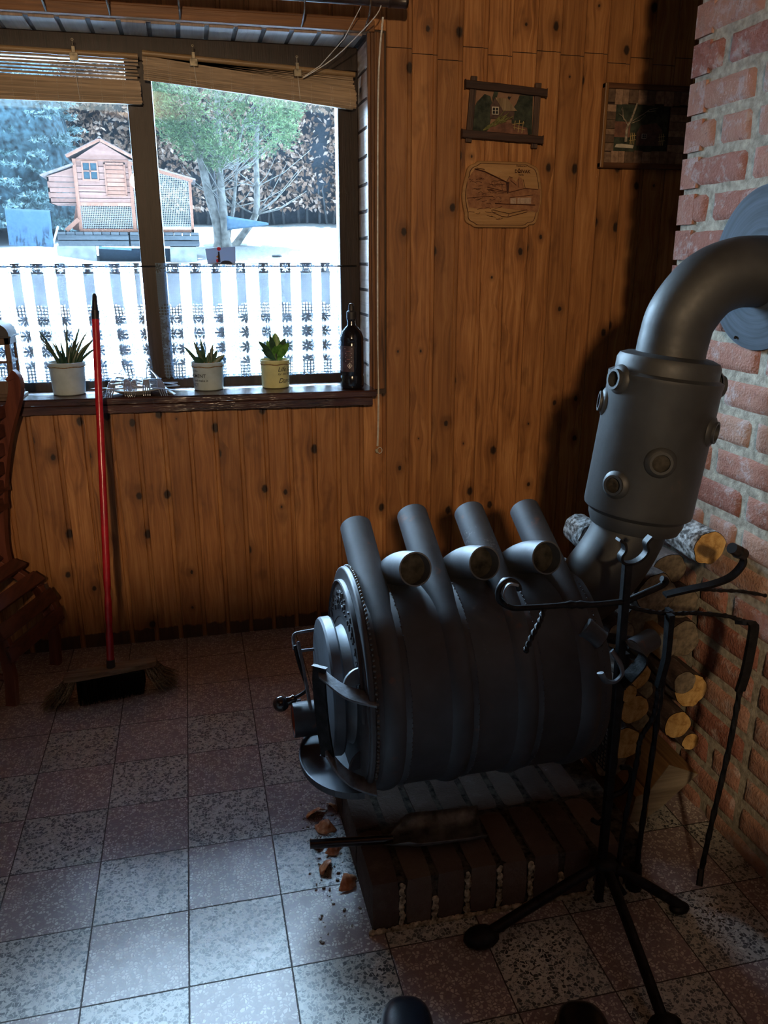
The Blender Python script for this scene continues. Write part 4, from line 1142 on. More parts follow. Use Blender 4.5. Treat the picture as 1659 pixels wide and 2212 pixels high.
gm = M(); gm.add((V, F)); go = struct(gm, 'garden_ground', SNOW, smooth=60)

def leaves(n, fn, size, aspect, rs, droop=.0, fold=True):
    """n folded leaf blades; fn -> (centre, outward normal)"""
    V = np.zeros((n * 4, 3)); F = []
    for i in range(n):
        c, nrm = fn(i); nrm = np.array(nrm, float); nrm += rs.normal(0, .55, 3); nrm /= np.linalg.norm(nrm)
        t = rs.normal(0, 1, 3); t[2] -= droop; t -= nrm * t.dot(nrm); t /= np.linalg.norm(t); b = np.cross(nrm, t)
        s = size * rs.uniform(.6, 1.3); c = np.array(c)
        V[i * 4] = c - t * s; V[i * 4 + 1] = c - b * s * aspect + nrm * s * .18; V[i * 4 + 2] = c + t * s; V[i * 4 + 3] = c + b * s * aspect + nrm * s * .18
        F.append((i * 4, i * 4 + 1, i * 4 + 2)); F.append((i * 4, i * 4 + 2, i * 4 + 3))
    return V, F
def leaf_obj(name, V, F, rnd, mat, parent=None, loc=(0, 0, 0)):
    me = bpy.data.meshes.new(name); me.from_pydata([tuple(p) for p in (V - np.array(loc))], [], F)
    a = me.attributes.new('rnd', 'FLOAT', 'FACE'); a.data.foreach_set('value', rnd); me.materials.append(mat)
    o = bpy.data.objects.new(name, me); COL.objects.link(o)
    if parent: o.parent = parent
    else: o.location = loc
    return o
def foliage_mat(name, cols, tr=.25, rough=.6):
    n = N(name); r = n.attr('rnd'); c = n.ramp(r, [(i / (len(cols) - 1), q) for i, q in enumerate(cols)])
    a = n.bsdf(c, rough, 0, None, .03); t = n.n('ShaderNodeBsdfTranslucent'); n.l(c, t.inputs[0])
    mx = n.n('ShaderNodeMixShader'); mx.inputs[0].default_value = tr; n.l(a, mx.inputs[1]); n.l(t.outputs[0], mx.inputs[2])
    return n.done(mx.outputs[0])
G = OUT_ALB
BEECH = foliage_mat('dry_beech_leaves', [tuple(a * G for a in c) for c in ((.14, .085, .06), (.42, .25, .17), (.62, .40, .29), (.90, .68, .55))])
SPRU = foliage_mat('blue_spruce_needles', [tuple(a * G for a in c) for c in ((.04, .085, .085), (.11, .20, .20), (.21, .33, .34), (.42, .56, .58))])
THUJ = foliage_mat('thuja_foliage', [tuple(a * G for a in c) for c in ((.04, .07, .04), (.10, .17, .08), (.17, .27, .11), (.30, .42, .18))])
BARK = plain('grey_bark', tuple(a * G for a in (.30, .29, .26)), .9, 0, .03, .3, 14, .8)
DBARK = plain('dark_wet_bark', tuple(a * G for a in (.07, .075, .08)), .8, 0, .2, .3, 14, .8)
DEEP = plain('hedge_inner_shade', tuple(a * G for a in (.025, .035, .045)), .9, 0, .1, .3, 3)

rs = np.random.RandomState(5)
# beech hedge
hd = empty('beech_hedge', (1.2, 13.4, gz(1.2, 13.4)), 'tall beech hedge with dry brown leaves behind the garden', 'hedge')
def hf(i):
    x = rs.uniform(-1.9, 5.2); z = gz(x, 13.2) + .22 + rs.rand() ** .9 * 3.6; d = nz(x, 0, z, 1.7) * .28
    return (x, 13.1 + d + abs(rs.normal(0, .13)), z), (0, -1, .35)
V, F = leaves(15000, hf, .052, .55, rs, .9); leaf_obj('foliage', V, F, np.repeat(rs.rand(15000), 2), BEECH, hd, hd.location)
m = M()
V, F = grid(50, 30, lambda a, b: (-2.0 + 7.4 * a, 13.32 + nz(a * 9, b * 5, 1, 1) * .15, gz(-2.0 + 7.4 * a, 13.4) - .1 + 4.0 * b)); m.add((V, F)); m.build('hedge_shade', DEEP, hd, smooth=60)  # dark bluish backing sheet holds the shade inside and under the hedge
m = M()
for q in range(40):
    x = -1.9 + 7.1 * q / 40 + rs.uniform(-.08, .08); g_ = gz(x, 13.3)
    m.add(tube([(x, 13.3, g_ - .05), (x + rs.uniform(-.1, .1), 13.3, g_ + .6), (x + rs.uniform(-.2, .2), 13.35, g_ + 1.4)], [.03, .022, .012], 6))
m.build('stems', DBARK, hd, smooth=60)

# blue spruce
sp = empty('blue_spruce', (-2.6, 11.6, gz(-2.6, 11.6)), 'blue spruce with silvery blue needles left of the coop', 'spruce')
cx, cy = -2.80, 11.35; base = gz(cx, cy)
Vs = []; cnt = 0; rnds = []
m = M()
for k in range(560):
    t = rs.rand() ** 1.15; z = base + .15 + 4.6 * t; R = 1.95 * (1 - t * .62) * rs.uniform(.80, 1.05)
    a = rs.uniform(PI * .95, PI * 2.05)
    tip = np.array([cx + R * math.cos(a), cy + R * math.sin(a), z - .10 * (1 - t)])
    d = np.array([math.cos(a), math.sin(a), -.12]); 
    L = rs.uniform(.25, .5); br = rs.rand()
    for side in range(-2, 3):
        dd = d + np.array([-d[1], d[0], 0]) * side * .42 + np.array([0, 0, rs.uniform(-.1, .25)]); dd /= np.linalg.norm(dd)
        p0 = tip - d * L * (1 - abs(side) * .1); ll = L * (1.0 - .2 * abs(side))
        for s in range(20):
            q = rs.rand(); p = p0 + dd * ll * q
            nd = dd * .7 + rs.normal(0, .6, 3); nd /= np.linalg.norm(nd); w = np.cross(nd, dd); w /= max(np.linalg.norm(w), 1e-3)
            ln_ = rs.uniform(.028, .05)
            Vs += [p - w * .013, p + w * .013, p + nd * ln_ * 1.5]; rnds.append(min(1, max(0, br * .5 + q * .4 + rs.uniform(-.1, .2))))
V = np.array(Vs); F = [(i, i + 1, i + 2) for i in range(0, len(V), 3)]
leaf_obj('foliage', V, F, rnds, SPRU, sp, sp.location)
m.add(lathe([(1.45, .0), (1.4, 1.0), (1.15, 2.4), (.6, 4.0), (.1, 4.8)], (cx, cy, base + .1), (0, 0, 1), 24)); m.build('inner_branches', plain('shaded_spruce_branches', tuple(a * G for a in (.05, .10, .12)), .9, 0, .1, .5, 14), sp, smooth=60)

# thuja with several trunks
th = empty('thuja_tree', (.68, 10.5, gz(.68, 10.5)), 'evergreen thuja tree with round green crown on several grey trunks', 'tree')
g0 = gz(.68, 10.4) - .04
m = M()
trunks = [([(.62, 10.42, g0), (.60, 10.42, g0 + .35), (.50, 10.42, g0 + .8), (.38, 10.45, g0 + 1.5), (.25, 10.5, g0 + 2.2)], .085),
          ([(.72, 10.35, g0), (.70, 10.35, g0 + .5), (.68, 10.38, g0 + 1.1), (.70, 10.42, g0 + 1.9), (.75, 10.5, g0 + 2.6)], .068),
          ([(.80, 10.45, g0), (.98, 10.5, g0 + .22), (1.18, 10.5, g0 + .50), (1.22, 10.5, g0 + .9), (1.24, 10.5, g0 + 1.5), (1.35, 10.5, g0 + 2.2)], .062),
          ([(.74, 10.5, g0 + .1), (.86, 10.5, g0 + .6), (.93, 10.5, g0 + 1.1), (1.05, 10.5, g0 + 1.7), (1.3, 10.5, g0 + 2.1)], .028)]
for P, r in trunks:
    P = smooth_path(P, 5); t_ = M(); t_.add(tube(P, [r * (1 - .55 * i / len(P)) * (1.25 if i < 2 else 1) for i in range(len(P))], 10)); t_.build('trunk', BARK, th, smooth=60)
t_ = M(); t_.add(tube(smooth_path([(.64, 10.5, g0), (.60, 10.5, g0 + .5), (.56, 10.5, g0 + 1.1), (.52, 10.5, g0 + 1.6)], 5), .05, 10)); t_.build('trunk', DBARK, th, smooth=60)
m = M()
for q in range(110):
    k = rs.randint(0, 4); P, r = trunks[k]; i = rs.randint(2, len(P)) if k != 3 else rs.randint(1, len(P)); p = Vector(P[min(i, len(P) - 1)])
    a = rs.uniform(-.3, 1.0) if rs.rand() < .62 else rs.uniform(2.2, 3.4)
    L = rs.uniform(.35, .95); e = p + Vector((math.cos(a) * L, rs.uniform(-.5, .1), abs(math.sin(a)) * L * .7 + .25)); mid = (p + e) / 2 + Vector((0, 0, -.06))
    m.add(tube([p, mid, e], [.009, .006, .003], 4, False))
m.build('bare_branches', BARK, th, smooth=60)
Vs = []; rnds = []
for k in range(3400):
    u_ = rs.normal(0, 1, 3); u_ /= np.linalg.norm(u_); u_[1] = -abs(u_[1]) * (1 if rs.rand() < .8 else -1)
    R = rs.uniform(.84, 1.03) + nz(u_[0], u_[1], u_[2], 3) * .12
    c = np.array([.80 + 1.14 * u_[0] * R, 10.55 + .95 * u_[1] * R, g0 + 2.33 + 1.22 * u_[2] * R])
    if c[2] < g0 + 1.02 + .25 * abs(math.sin(c[0] * 5)): continue
    if c[0] > 1.05 and c[0] < 1.62 and c[2] < g0 + 1.65 and rs.rand() < .75: continue
    br = rs.rand() * .6
    for s in range(8):
        d = rs.normal(0, .6, 3) + u_ * .5 + np.array([0, 0, .5]); d /= np.linalg.norm(d); w = np.cross(d, rs.normal(0, 1, 3)); w /= np.linalg.norm(w)
        p = c + rs.normal(0, .035, 3); ln_ = rs.uniform(.035, .075)
        Vs += [p - w * .007, p + w * .007, p + d * ln_ * .6 + w * .012, p + d * ln_]; rnds += [min(1, br + rs.uniform(0, .45))]
V = np.array(Vs); F = [(i, i + 1, i + 2, i + 3) for i in range(0, len(V), 4)]
leaf_obj('foliage', V, F, rnds, THUJ, th, th.location)

# chicken coop on pallets
OR = wood('coop_orange_wood', tuple(a * G for a in (.33, .16, .115)), tuple(a * G for a in (.56, .32, .25)), 'x', .25, .8, spec=.03)
OR2 = wood('coop_trim_wood', tuple(a * G for a in (.38, .17, .11)), tuple(a * G for a in (.56, .28, .19)), 'z', .25, .8, spec=.03)
ROOFM = plain('coop_roof_felt', tuple(a * G for a in (.30, .24, .22)), .9, 0, .03)
PALM = wood('pallet_wood', tuple(a * G for a in (.06, .07, .08)), tuple(a * G for a in (.16, .18, .19)), 'x', .2, .8, spec=.03)
CY0, CY1 = 9.0, 9.65
def MESHM():
    n = N('chicken_wire'); x = n.xyz(n.co()); 
    def lines(v): 
        f = n.math('FRACT', n.math('DIVIDE', v, .022)); return n.math('LESS_THAN', n.math('ABSOLUTE', n.math('SUBTRACT', f, .5)), .10)
    al = n.math('MAXIMUM', lines(n.math('ADD', x[0], n.math('MULTIPLY', x[1], 1.))), lines(x[2]))
    b = n.bsdf((.12, .13, .13), .6); tr = n.n('ShaderNodeBsdfTransparent'); tr.inputs[0].default_value = (1, 1, 1, 1)
    mx = n.n('ShaderNodeMixShader'); n.l(al, mx.inputs[0]); n.l(tr.outputs[0], mx.inputs[1]); n.l(b, mx.inputs[2]); return n.done(mx.outputs[0])
NET = MESHM()
cp = empty('chicken_coop', (-.65, 9.3, 1.70), 'orange wooden chicken coop with nest box and wire run, raised on pallets', 'coop')
def boards(m, x0, x1, z0, z1, y, n_, slope=None, t=.018):
    h = (z1 - z0) / n_
    for q in range(n_):
        a = z0 + q * h
        m.add(bb(x0, x1, y + .003 * (q % 2), y + t, a + .004, a + h - .004))
m = M(); boards(m, -1.19, -.50, 2.03, 2.56, CY0, 7); m.add(prism([(-1.17, 2.56), (-.50, 2.56), (-.50, 2.57), (-.845, 2.77), (-1.17, 2.57)], .016, (1, 0, 0), (0, 0, 1), (0, CY0 + .018, 0)))
m.add(bb(-1.19, -1.17, CY0, CY1, 2.03, 2.56)); m.add(bb(-.52, -.50, CY0, CY1, 2.03, 2.56)); m.add(bb(-1.19, -.50, CY1 - .02, CY1, 1.72, 2.56)); m.add(bb(-1.19, -.5, CY0, CY1, 2.02, 2.035))
m.build('house_wall', OR, cp, smooth=0)
m = M()
for x in (-1.205, -.535): m.add(bb(x, x + .042, CY0 - .014, CY0 + .03, 1.70, 2.57))
m.add(bb(-1.2, -.5, CY0 - .010, CY0 + .01, 2.015, 2.055)); m.add(bb(-1.2, -.5, CY0 - .012, CY0 + .03, 1.70, 1.735)); m.add(bb(-1.19, -.5, CY0 - .006, CY0 + .01, 2.545, 2.565))
m.add(bb(-1.2, -.5, CY0 + .3, CY1, 1.70, 1.72)); m.build('post_frame', OR2, cp, smooth=0)
m = M(); m.add(bar((-.845, (CY0 + CY1) / 2 - .03, 2.80), (-1.27, (CY0 + CY1) / 2 - .03, 2.595), CY1 - CY0 + .14, .022)); m.add(bar((-.845, (CY0 + CY1) / 2 - .03, 2.80), (-.38, (CY0 + CY1) / 2 - .03, 2.565), CY1 - CY0 + .14, .022)); m.add(tube([(-.845, CY0 - .10, 2.805), (-.845, CY1, 2.805)], .022, 8))
m.build('roof', ROOFM, cp, smooth=0)
m = M(); m.add(bar((-.845, CY0 - .095, 2.785), (-1.26, CY0 - .095, 2.582), .02, .03)); m.add(bar((-.845, CY0 - .095, 2.785), (-.40, CY0 - .095, 2.558), .02, .03)); m.build('barge_board', OR2, cp, smooth=0)
wn_ = M(); 
for a in ((-1.100, -1.082, 2.31, 2.545), (-.918, -.900, 2.31, 2.545), (-1.082, -.918, 2.31, 2.332), (-1.082, -.918, 2.523, 2.545), (-1.007, -.993, 2.332, 2.523), (-1.082, -.918, 2.42, 2.434)): wn_.add(bb(a[0], a[1], CY0 - .018, CY0 - .001, a[2], a[3]))
wf = wn_.build('window', OR2, cp, smooth=0)
M().add(bb(-1.082, -.918, CY0 - .006, CY0 - .002, 2.332, 2.523)).build('pane', plain('dark_coop_pane', (.01, .02, .025), .6, 0, .05), wf, smooth=0)
m = M(); boards(m, -.815, -.585, 2.15, 2.50, CY0 - .014, 7, t=.01)
for a in ((-.83, -.812, 2.14, 2.53), (-.588, -.57, 2.14, 2.53), (-.83, -.57, 2.51, 2.53), (-.83, -.57, 2.13, 2.148)): m.add(bb(a[0], a[1], CY0 - .024, CY0, a[2], a[3]))
m.build('door', OR2, cp, smooth=0)
M().add(bb(-1.165, -.535, CY0 + .006, CY0 + .008, 1.735, 2.02)).build('wire_panel', NET, cp, smooth=0)
# nest box
m = M(); boards(m, -1.535, -1.205, 2.045, 2.36, CY0 + .04, 5); m.add(prism([(-1.535, 2.36), (-1.205, 2.36), (-1.205, 2.47)], .016, (1, 0, 0), (0, 0, 1), (0, CY0 + .056, 0))); m.add(bb(-1.535, -1.515, CY0 + .04, CY1 - .05, 2.045, 2.36)); m.add(bb(-1.535, -1.2, CY0 + .04, CY1 - .05, 2.045, 2.06))
m.build('nest_box', OR, cp, smooth=0)
M().add(bar((-1.60, (CY0 + CY1) / 2 - .03, 2.365), (-1.195, (CY0 + CY1) / 2 - .03, 2.505), CY1 - CY0 + .04, .02)).build('nest_box_roof', ROOFM, cp, smooth=0)
m = M(); m.add(bar((-1.17, CY0 + .2, 2.02), (-1.24, CY0 + .2, 1.72), .14, .015, (0, 1, 0))); m.add(bar((-1.2, CY0 - .02, 1.85), (-1.36, CY0 - .05, 1.71), .03, .05)); m.build('ramp', OR2, cp, smooth=0)
# run
m = M()
for x in (-.34, .205): m.add(bb(x, x + .036, CY0 - .012, CY0 + .025, 1.70, 2.32 if x > 0 else 2.52))
m.add(bb(-.5, .24, CY0 - .012, CY0 + .025, 1.70, 1.735)); m.add(bar((-.50, CY0, 2.53), (.26, CY0, 2.335), .03, .04, (0, 0, 1))); m.add(bb(.205, .24, CY1 - .03, CY1, 1.70, 2.30)); m.add(bb(-.5, .24, CY1 - .03, CY1, 1.70, 1.735)); m.add(bb(.205, .24, CY0, CY1, 1.70, 1.73)); m.add(bb(.205, .24, CY0, CY1, 2.28, 2.31))
m.build('run_frame', OR2, cp, smooth=0)
M().add(bar((-.52, (CY0 + CY1) / 2, 2.565), (.30, (CY0 + CY1) / 2, 2.350), CY1 - CY0 + .1, .016)).build('run_roof', ROOFM, cp, smooth=0)
m = M(); m.add(prism([(-.5, 1.735), (.205, 1.735), (.205, 2.34), (-.5, 2.52)], .002, (1, 0, 0), (0, 0, 1), (0, CY0 + .01, 0))); m.build('wire_panel', NET, cp, smooth=0)
# pallets and slabs
for (x0, x1, lb) in ((-1.47, -.60, 'weathered grey pallet under the house of the chicken coop'), (-.58, .30, 'weathered grey pallet under the wire run of the coop')):
    m = M()
    m.add(bb(x0, x1, CY0 - .09, CY0 - .05, 1.60, 1.655)); m.add(bb(x0, x1, CY0 - .09, CY0 - .05, 1.525, 1.585))
    for q in range(8): m.add(bb(x0 + (x1 - x0) * q / 8 + .005, x0 + (x1 - x0) * (q + 1) / 8 - .005, CY0 - .10, CY1 + .05, 1.66, 1.695))
    for q in range(3): m.add(bb(x0 + (x1 - x0 - .1) * q / 2, x0 + (x1 - x0 - .1) * q / 2 + .1, CY0 - .05, CY1, 1.53, 1.66))
    m.add(bb(x0, x1, CY1 - .02, CY1 + .04, 1.53, 1.66))
    thing(m, 'pallet', PALM, lb, 'pallet', 'pallets under the coop', smooth=0)
SLAB = plain('concrete_slab', tuple(a * G for a in (.34, .35, .33)), .9, 0, .03, .15, 8, .4)
for (x0, x1, z1, lb) in ((-1.50, -1.02, 1.53, 'pale concrete slab propped under the left end of the pallets'), (-.09, .25, 1.52, 'pale concrete slab propped under the right end of the pallets')):
    thing(M().add(box(((x0 + x1) / 2, CY0 - .03, (1.28 + z1) / 2), (x1 - x0, .06, z1 - 1.28), (.12, 0, -.03))), 'concrete_slab', SLAB, lb, 'slab', 'slabs under the pallets', smooth=0, bevel=.005)
m = M(); m.add(bb(-1.0, -.10, CY0 + .05, CY1, 1.28, 1.50)); thing(m, 'timber_block', plain('black_timber', tuple(a * G for a in (.03, .05, .07)), .9, 0, .05), 'dark block of timber carrying the middle of the coop pallets', 'timber block', smooth=0)
m = M(); m.add(bar((-.98, CY0 - .04, 1.505), (-.58, CY0 - .05, 1.485), .12, .03)); thing(m, 'plank', plain('snowy_blue_plank', tuple(a * G for a in (.14, .24, .33)), .8, 0, .05), 'blue-grey plank lying under the coop pallet', 'plank', smooth=0)
m = M(); m.add(bar((-1.44, CY0 - .15, 1.76), (-1.55, CY0 - .22, 1.45), .02, .02)); thing(m, 'garden_stake', plain('pale_stake', tuple(a * G for a in (.5, .55, .5)), .6), 'thin pale stake leaning at the left end of the pallets', 'stake', smooth=0)
# blue plastic sheet, then a pale sheet that stands for a reflection
TARP = N('blue_garden_sheet'); c_ = TARP.co(); x_ = TARP.xyz(c_)
tf = TARP.smooth(TARP.noise(TARP.vm('MULTIPLY', c_, (14., 1., 4.)), 1.6, 4, .7, .8), .52, .58)
tf = TARP.math('MULTIPLY', tf, TARP.math('SUBTRACT', 1., TARP.smooth(x_[2], .12, .30)))
tc = TARP.mix(tf, tuple(a * G for a in (.05, .11, .19)), tuple(a * G for a in (.012, .03, .05)))
TARP = TARP.done(TARP.bsdf(tc, .8, 0, None, .1))
m = M(); V, F = grid(14, 8, lambda a, b: (-1.95 + .50 * a, 8.35 + .03 * math.sin(a * 7), 1.52 + .42 * b - .02 * a)); m.add((V, F)); thing(m, 'blue_sheet', TARP, 'blue plastic sheet with dark plant shapes standing left of the coop', 'sheet', smooth=60, solid=.006)
m = M(); V, F = grid(12, 4, lambda a, b: (.72 + .60 * a, 9.95 + .02 * a, gz(.9, 9.95) + .28 + (.20 - .17 * a) * b + .08 * a)); m.add((V, F)); thing(m, 'blue_sheet', plain('pale_blue_reflection', tuple(a * G for a in (.12, .22, .32)), .8, 0, .1), 'pale blue sheet put in for a reflection in front of the thuja trunks', 'sheet', smooth=60, solid=.006)
for (x, y, s, lb) in ((2.2, 8.6, .07, 'small dark stone poking out of the snow right of the tree'), (1.35, 9.3, .05, 'dark clod of earth in the snow below the tree')):
    m = M(); V, F = ball((x, y, gz(x, y) + s * .2), s, 14, 8, (1.4, .8, .55)); V = [(a + nz(a, b, c, 14) * .02, b, c + nz(c, a, b, 14) * .02) for a, b, c in V]; m.add((V, F)); thing(m, 'stone', DBARK, lb, 'stone', smooth=60)
# ================================================================ pictures on the boards
def PB(a): return a
DARKW = wood('dark_rustic_wood', (.018, .010, .008), (.065, .032, .022), 'x', 1.3, .6, bump=.8)
DARKWV = wood('dark_rustic_upright', (.018, .010, .008), (.10, .055, .035), 'z', 1.3, .6, bump=.8)
FR2 = wood('brown_frame_moulding', (.05, .020, .010), (.16, .070, .032), 'x', .8, .45)
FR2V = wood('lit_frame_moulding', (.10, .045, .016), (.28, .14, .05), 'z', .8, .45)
def colmix(name, A, B, sc=25, rough=.7):
    n = N(name); f = n.noise(n.co(), sc, 4, .6); return n.done(n.bsdf(n.ramp(f, [(.35, A), (.65, B)]), rough, 0, n.bump(f, .5, .002), .3))
SKYP = colmix('picture_sky', (.20, .105, .06), (.26, .15, .09)); DKG = colmix('picture_dark_bush', (.012, .018, .012), (.05, .06, .04), 40)
ROOFP = wood('picture_roof_veneer', (.14, .09, .045), (.34, .24, .13), 'z', 1.5, .6); HOUSEP = colmix('picture_house', (.06, .035, .028), (.11, .065, .05), 60)
GRASSP = colmix('picture_grass', (.12, .12, .04), (.28, .27, .10), 90); EARTHP = colmix('picture_earth', (.10, .045, .03), (.24, .11, .07), 30)
STICK = plain('pale_stick', (.42, .30, .12), .6); WHITEP = plain('picture_white', (.45, .40, .30), .7); BIRCH = colmix('birch_bark_strip', (.14, .11, .08), (.42, .36, .26), 120)
BLK = plain('picture_black', (.01, .01, .01), .8)
WZ = WY - .001
def flat(par, pts, y, t, mat, nm):
    m = M(); m.add(prism(pts, t, (1, 0, 0), (0, 0, 1), (0, y, 0))); return m.build(nm, mat, par, smooth=0)
def rect(x0, x1, z0, z1): return [(x0, z0), (x1, z0), (x1, z1), (x0, z1)]
# picture 1, crossed rustic frame, hanging slightly askew (turned ~ -2 degrees)
p1_ = empty('rustic_picture', (1.17, WZ, 1.735), 'small cottage picture in a dark frame of crossed rough battens, above the oval plaque', 'picture', 'small wall pictures')
def tr1(x, z): return (x, z)
x0, x1, z0, z1 = 1.040, 1.300, 1.742, 1.893
flat(p1_, rect(1.05, 1.285, 1.75, 1.885), WZ - .004, .006, SKYP, 'picture_panel')
flat(p1_, [(1.06, 1.755), (1.115, 1.755), (1.125, 1.80), (1.13, 1.84), (1.12, 1.868), (1.10, 1.874), (1.088, 1.862), (1.075, 1.85), (1.064, 1.83)], WZ - .010, .003, DKG, 'bush')
flat(p1_, [(1.135, 1.888), (1.15, 1.888), (1.142, 1.86), (1.13, 1.85), (1.128, 1.865)], WZ - .010, .002, DKG, 'tree_top')
flat(p1_, [(1.20, 1.755), (1.275, 1.755), (1.272, 1.875), (1.225, 1.875), (1.215, 1.85), (1.20, 1.83)], WZ - .010, .002, DKG, 'thicket')
flat(p1_, [(1.120, 1.80), (1.205, 1.80), (1.208, 1.826), (1.135, 1.862), (1.122, 1.84)], WZ - .013, .002, HOUSEP, 'cottage')
flat(p1_, [(1.136, 1.864), (1.178, 1.862), (1.216, 1.826), (1.166, 1.824)], WZ - .015, .002, ROOFP, 'cottage_roof')
wf = flat(p1_, rect(1.126, 1.150, 1.812, 1.836), WZ - .0155, .002, WHITEP, 'cottage_window')
for (a, b) in ((1.1285, 1.8145), (1.139, 1.8145), (1.1285, 1.8245), (1.139, 1.8245)): flat(wf, rect(a, a + .008, b, b + .0085), WZ - .0176, .0006, BLK, 'window_pane')
flat(p1_, [(1.11, 1.76), (1.26, 1.752), (1.255, 1.775), (1.19, 1.79), (1.14, 1.79)], WZ - .012, .003, EARTHP, 'foreground')
m = M(); rr = random.Random(6)
for q in range(60):
    t = rr.random(); a = (1.098 + .075 * t + rr.uniform(-.004, .004) * (1 + 3 * t), 1.762 + .042 * t + rr.uniform(-.012, .012) * t)
    m.add(tube([(a[0], WZ - .016, a[1]), (a[0] + .016, WZ - .020 - rr.uniform(0, .004), a[1] + .010 + rr.uniform(-.006, .008))], .0009, 4))
m.build('grass_tuft', GRASSP, p1_, smooth=0)
m = M()
for a, b, c, d in ((1.208, 1.768, 1.210, 1.796), (1.222, 1.760, 1.226, 1.798), (1.236, 1.758, 1.240, 1.795), (1.201, 1.784, 1.243, 1.790), (1.203, 1.776, 1.247, 1.768)): m.add(tube([(a, WZ - .017, b), (c, WZ - .018, d)], .0012, 5))
m.build('little_fence', STICK, p1_, smooth=0)
flat(p1_, [(1.182, 1.866), (1.186, 1.872), (1.189, 1.868), (1.196, 1.871), (1.190, 1.862), (1.188, 1.859)], WZ - .011, .001, BLK, 'bird')
for a, b in (((1.048, 1.725), (1.062, 1.926)), ((1.286, 1.712), (1.290, 1.915))):
    m = M(); m.add(bar((a[0], WZ - .010, a[1]), (b[0], WZ - .010, b[1]), .022, .010, (0, 1, 0))); m.build('upright_batten', DARKWV, p1_, smooth=0, bevel=.002)
for a, b in (((1.028, 1.901), (1.318, 1.884)), ((1.020, 1.750), (1.312, 1.738))):
    m = M(); P = [Vector((a[0] + (b[0] - a[0]) * q / 10, WZ - .021, a[1] + (b[1] - a[1]) * q / 10 + rr.uniform(-.001, .001))) for q in range(11)]
    m.add(ribbon(P, .024, .012, (0, 0, 1))); m.build('cross_batten', DARKW, p1_, smooth=0, bevel=.002)

# picture 2, partly behind the chimney
p2_ = empty('framed_picture', (1.70, WZ, 1.65), 'birch tree picture in a brown wooden frame, partly hidden behind the brick chimney', 'picture', 'small wall pictures')
X0, X1, Z0, Z1 = 1.530, 1.925, 1.655, 1.925
yy = WZ - .014
m = M(); m.add(bb(X0 + .004, X1, WZ - .010, WZ - .002, Z0 + .004, Z1 - .004)); m.build('backing', DARKW, p2_, smooth=0)
VEN = [colmix('veneer_%d' % q, tuple(a * k for a in (.16, .095, .06)), tuple(a * k for a in (.30, .19, .12)), 60) for q, k in enumerate((.5, .75, 1.0, 1.2))]
rr = random.Random(8)
x = X0 + .018
while x < X1 - .02:
    w_ = rr.uniform(.022, .04); x2 = min(x + w_, X1 - .018)
    flat(p2_, rect(x, x2 - .0015, Z1 - .062 + rr.uniform(-.004, .004), Z1 - .018), yy, .003 + rr.uniform(0, .002), VEN[rr.randint(0, 3)], 'veneer_tile')
    flat(p2_, rect(x, x2 - .0015, Z0 + .018, Z0 + .056 + rr.uniform(-.004, .004)), yy, .003 + rr.uniform(0, .002), VEN[rr.randint(0, 3)], 'veneer_tile')
    x = x2
z = Z0 + .056
while z < Z1 - .066:
    z2 = min(z + rr.uniform(.02, .032), Z1 - .062)
    flat(p2_, rect(X0 + .018, X0 + .050, z, z2 - .0015), yy, .003 + rr.uniform(0, .002), VEN[rr.randint(0, 3)], 'veneer_tile')
    flat(p2_, rect(X0 + .262, X1 - .018, z, z2 - .0015), yy, .003 + rr.uniform(0, .002), VEN[rr.randint(0, 3)], 'veneer_tile')
    z = z2
xa, xb, za, zb = X0 + .050, X0 + .255, Z0 + .056, Z1 - .064
flat(p2_, rect(xa, xb, za, zb), yy, .0015, DKG, 'picture_panel')
flat(p2_, rect(xa, xa + .06, za + .045, za + .095), yy - .002, .001, EARTHP, 'picture_sky')
flat(p2_, [(xa + .085, za + .02), (xa + .185, za + .02), (xa + .185, za + .07), (xa + .16, za + .095), (xa + .10, za + .085), (xa + .085, za + .06)], yy - .003, .002, HOUSEP, 'cottage')
wf = flat(p2_, rect(xa + .105, xa + .123, za + .042, za + .058), yy - .0055, .001, WHITEP, 'cottage_window')
for a in (0, 1):
    for b in (0, 1): flat(wf, rect(xa + .1072 + a * .0075, xa + .1135 + a * .0075, za + .0438 + b * .0068, za + .0495 + b * .0068), yy - .0068, .0006, BLK, 'window_pane')
m = M()
m.add(tube(smooth_path([(xa + .045, yy - .006, za + .03), (xa + .046, yy - .007, za + .075), (xa + .058, yy - .008, za + .10), (xa + .078, yy - .006, zb + .004)], 4), [.0052 - .00016 * i for i in range(13)], 7)); m.build('birch_trunk', BIRCH, p2_, smooth=50)
m = M()
for P in ([(.046, .085), (.028, .105), (.018, .135)], [(.040, .095), (.022, .112), (.010, .118)], [(.052, .09), (.085, .110), (.115, .128), (.150, .132)], [(.060, .09), (.09, .10), (.112, .118)], [(.030, .10), (.026, .12), (.022, .14)], [(.10, .118), (.125, .135), (.16, .142)]):
    m.add(tube([(xa + a, yy - .008, za + b) for a, b in P], [.0016] + [.0011] * (len(P) - 2) + [.0006], 5))
m.build('birch_twigs', BIRCH, p2_, smooth=50)
flat(p2_, [(xa + .005, za + .012), (xa + .075, za + .010), (xa + .078, za + .020), (xa + .03, za + .024), (xa + .01, za + .022)], yy - .003, .002, WHITEP, 'snow_patch')
for ox in (.062, .175):
    m = M()
    for a in (0, .007, .014): m.add(tube([(xa + ox + a, yy - .007, za + .022), (xa + ox + a, yy - .007, za + .060)], .0011, 5))
    for b in (.034, .048): m.add(tube([(xa + ox - .005, yy - .008, za + b), (xa + ox + .020, yy - .008, za + b + .004)], .0011, 5))
    m.build('little_fence', STICK, p2_, smooth=0)
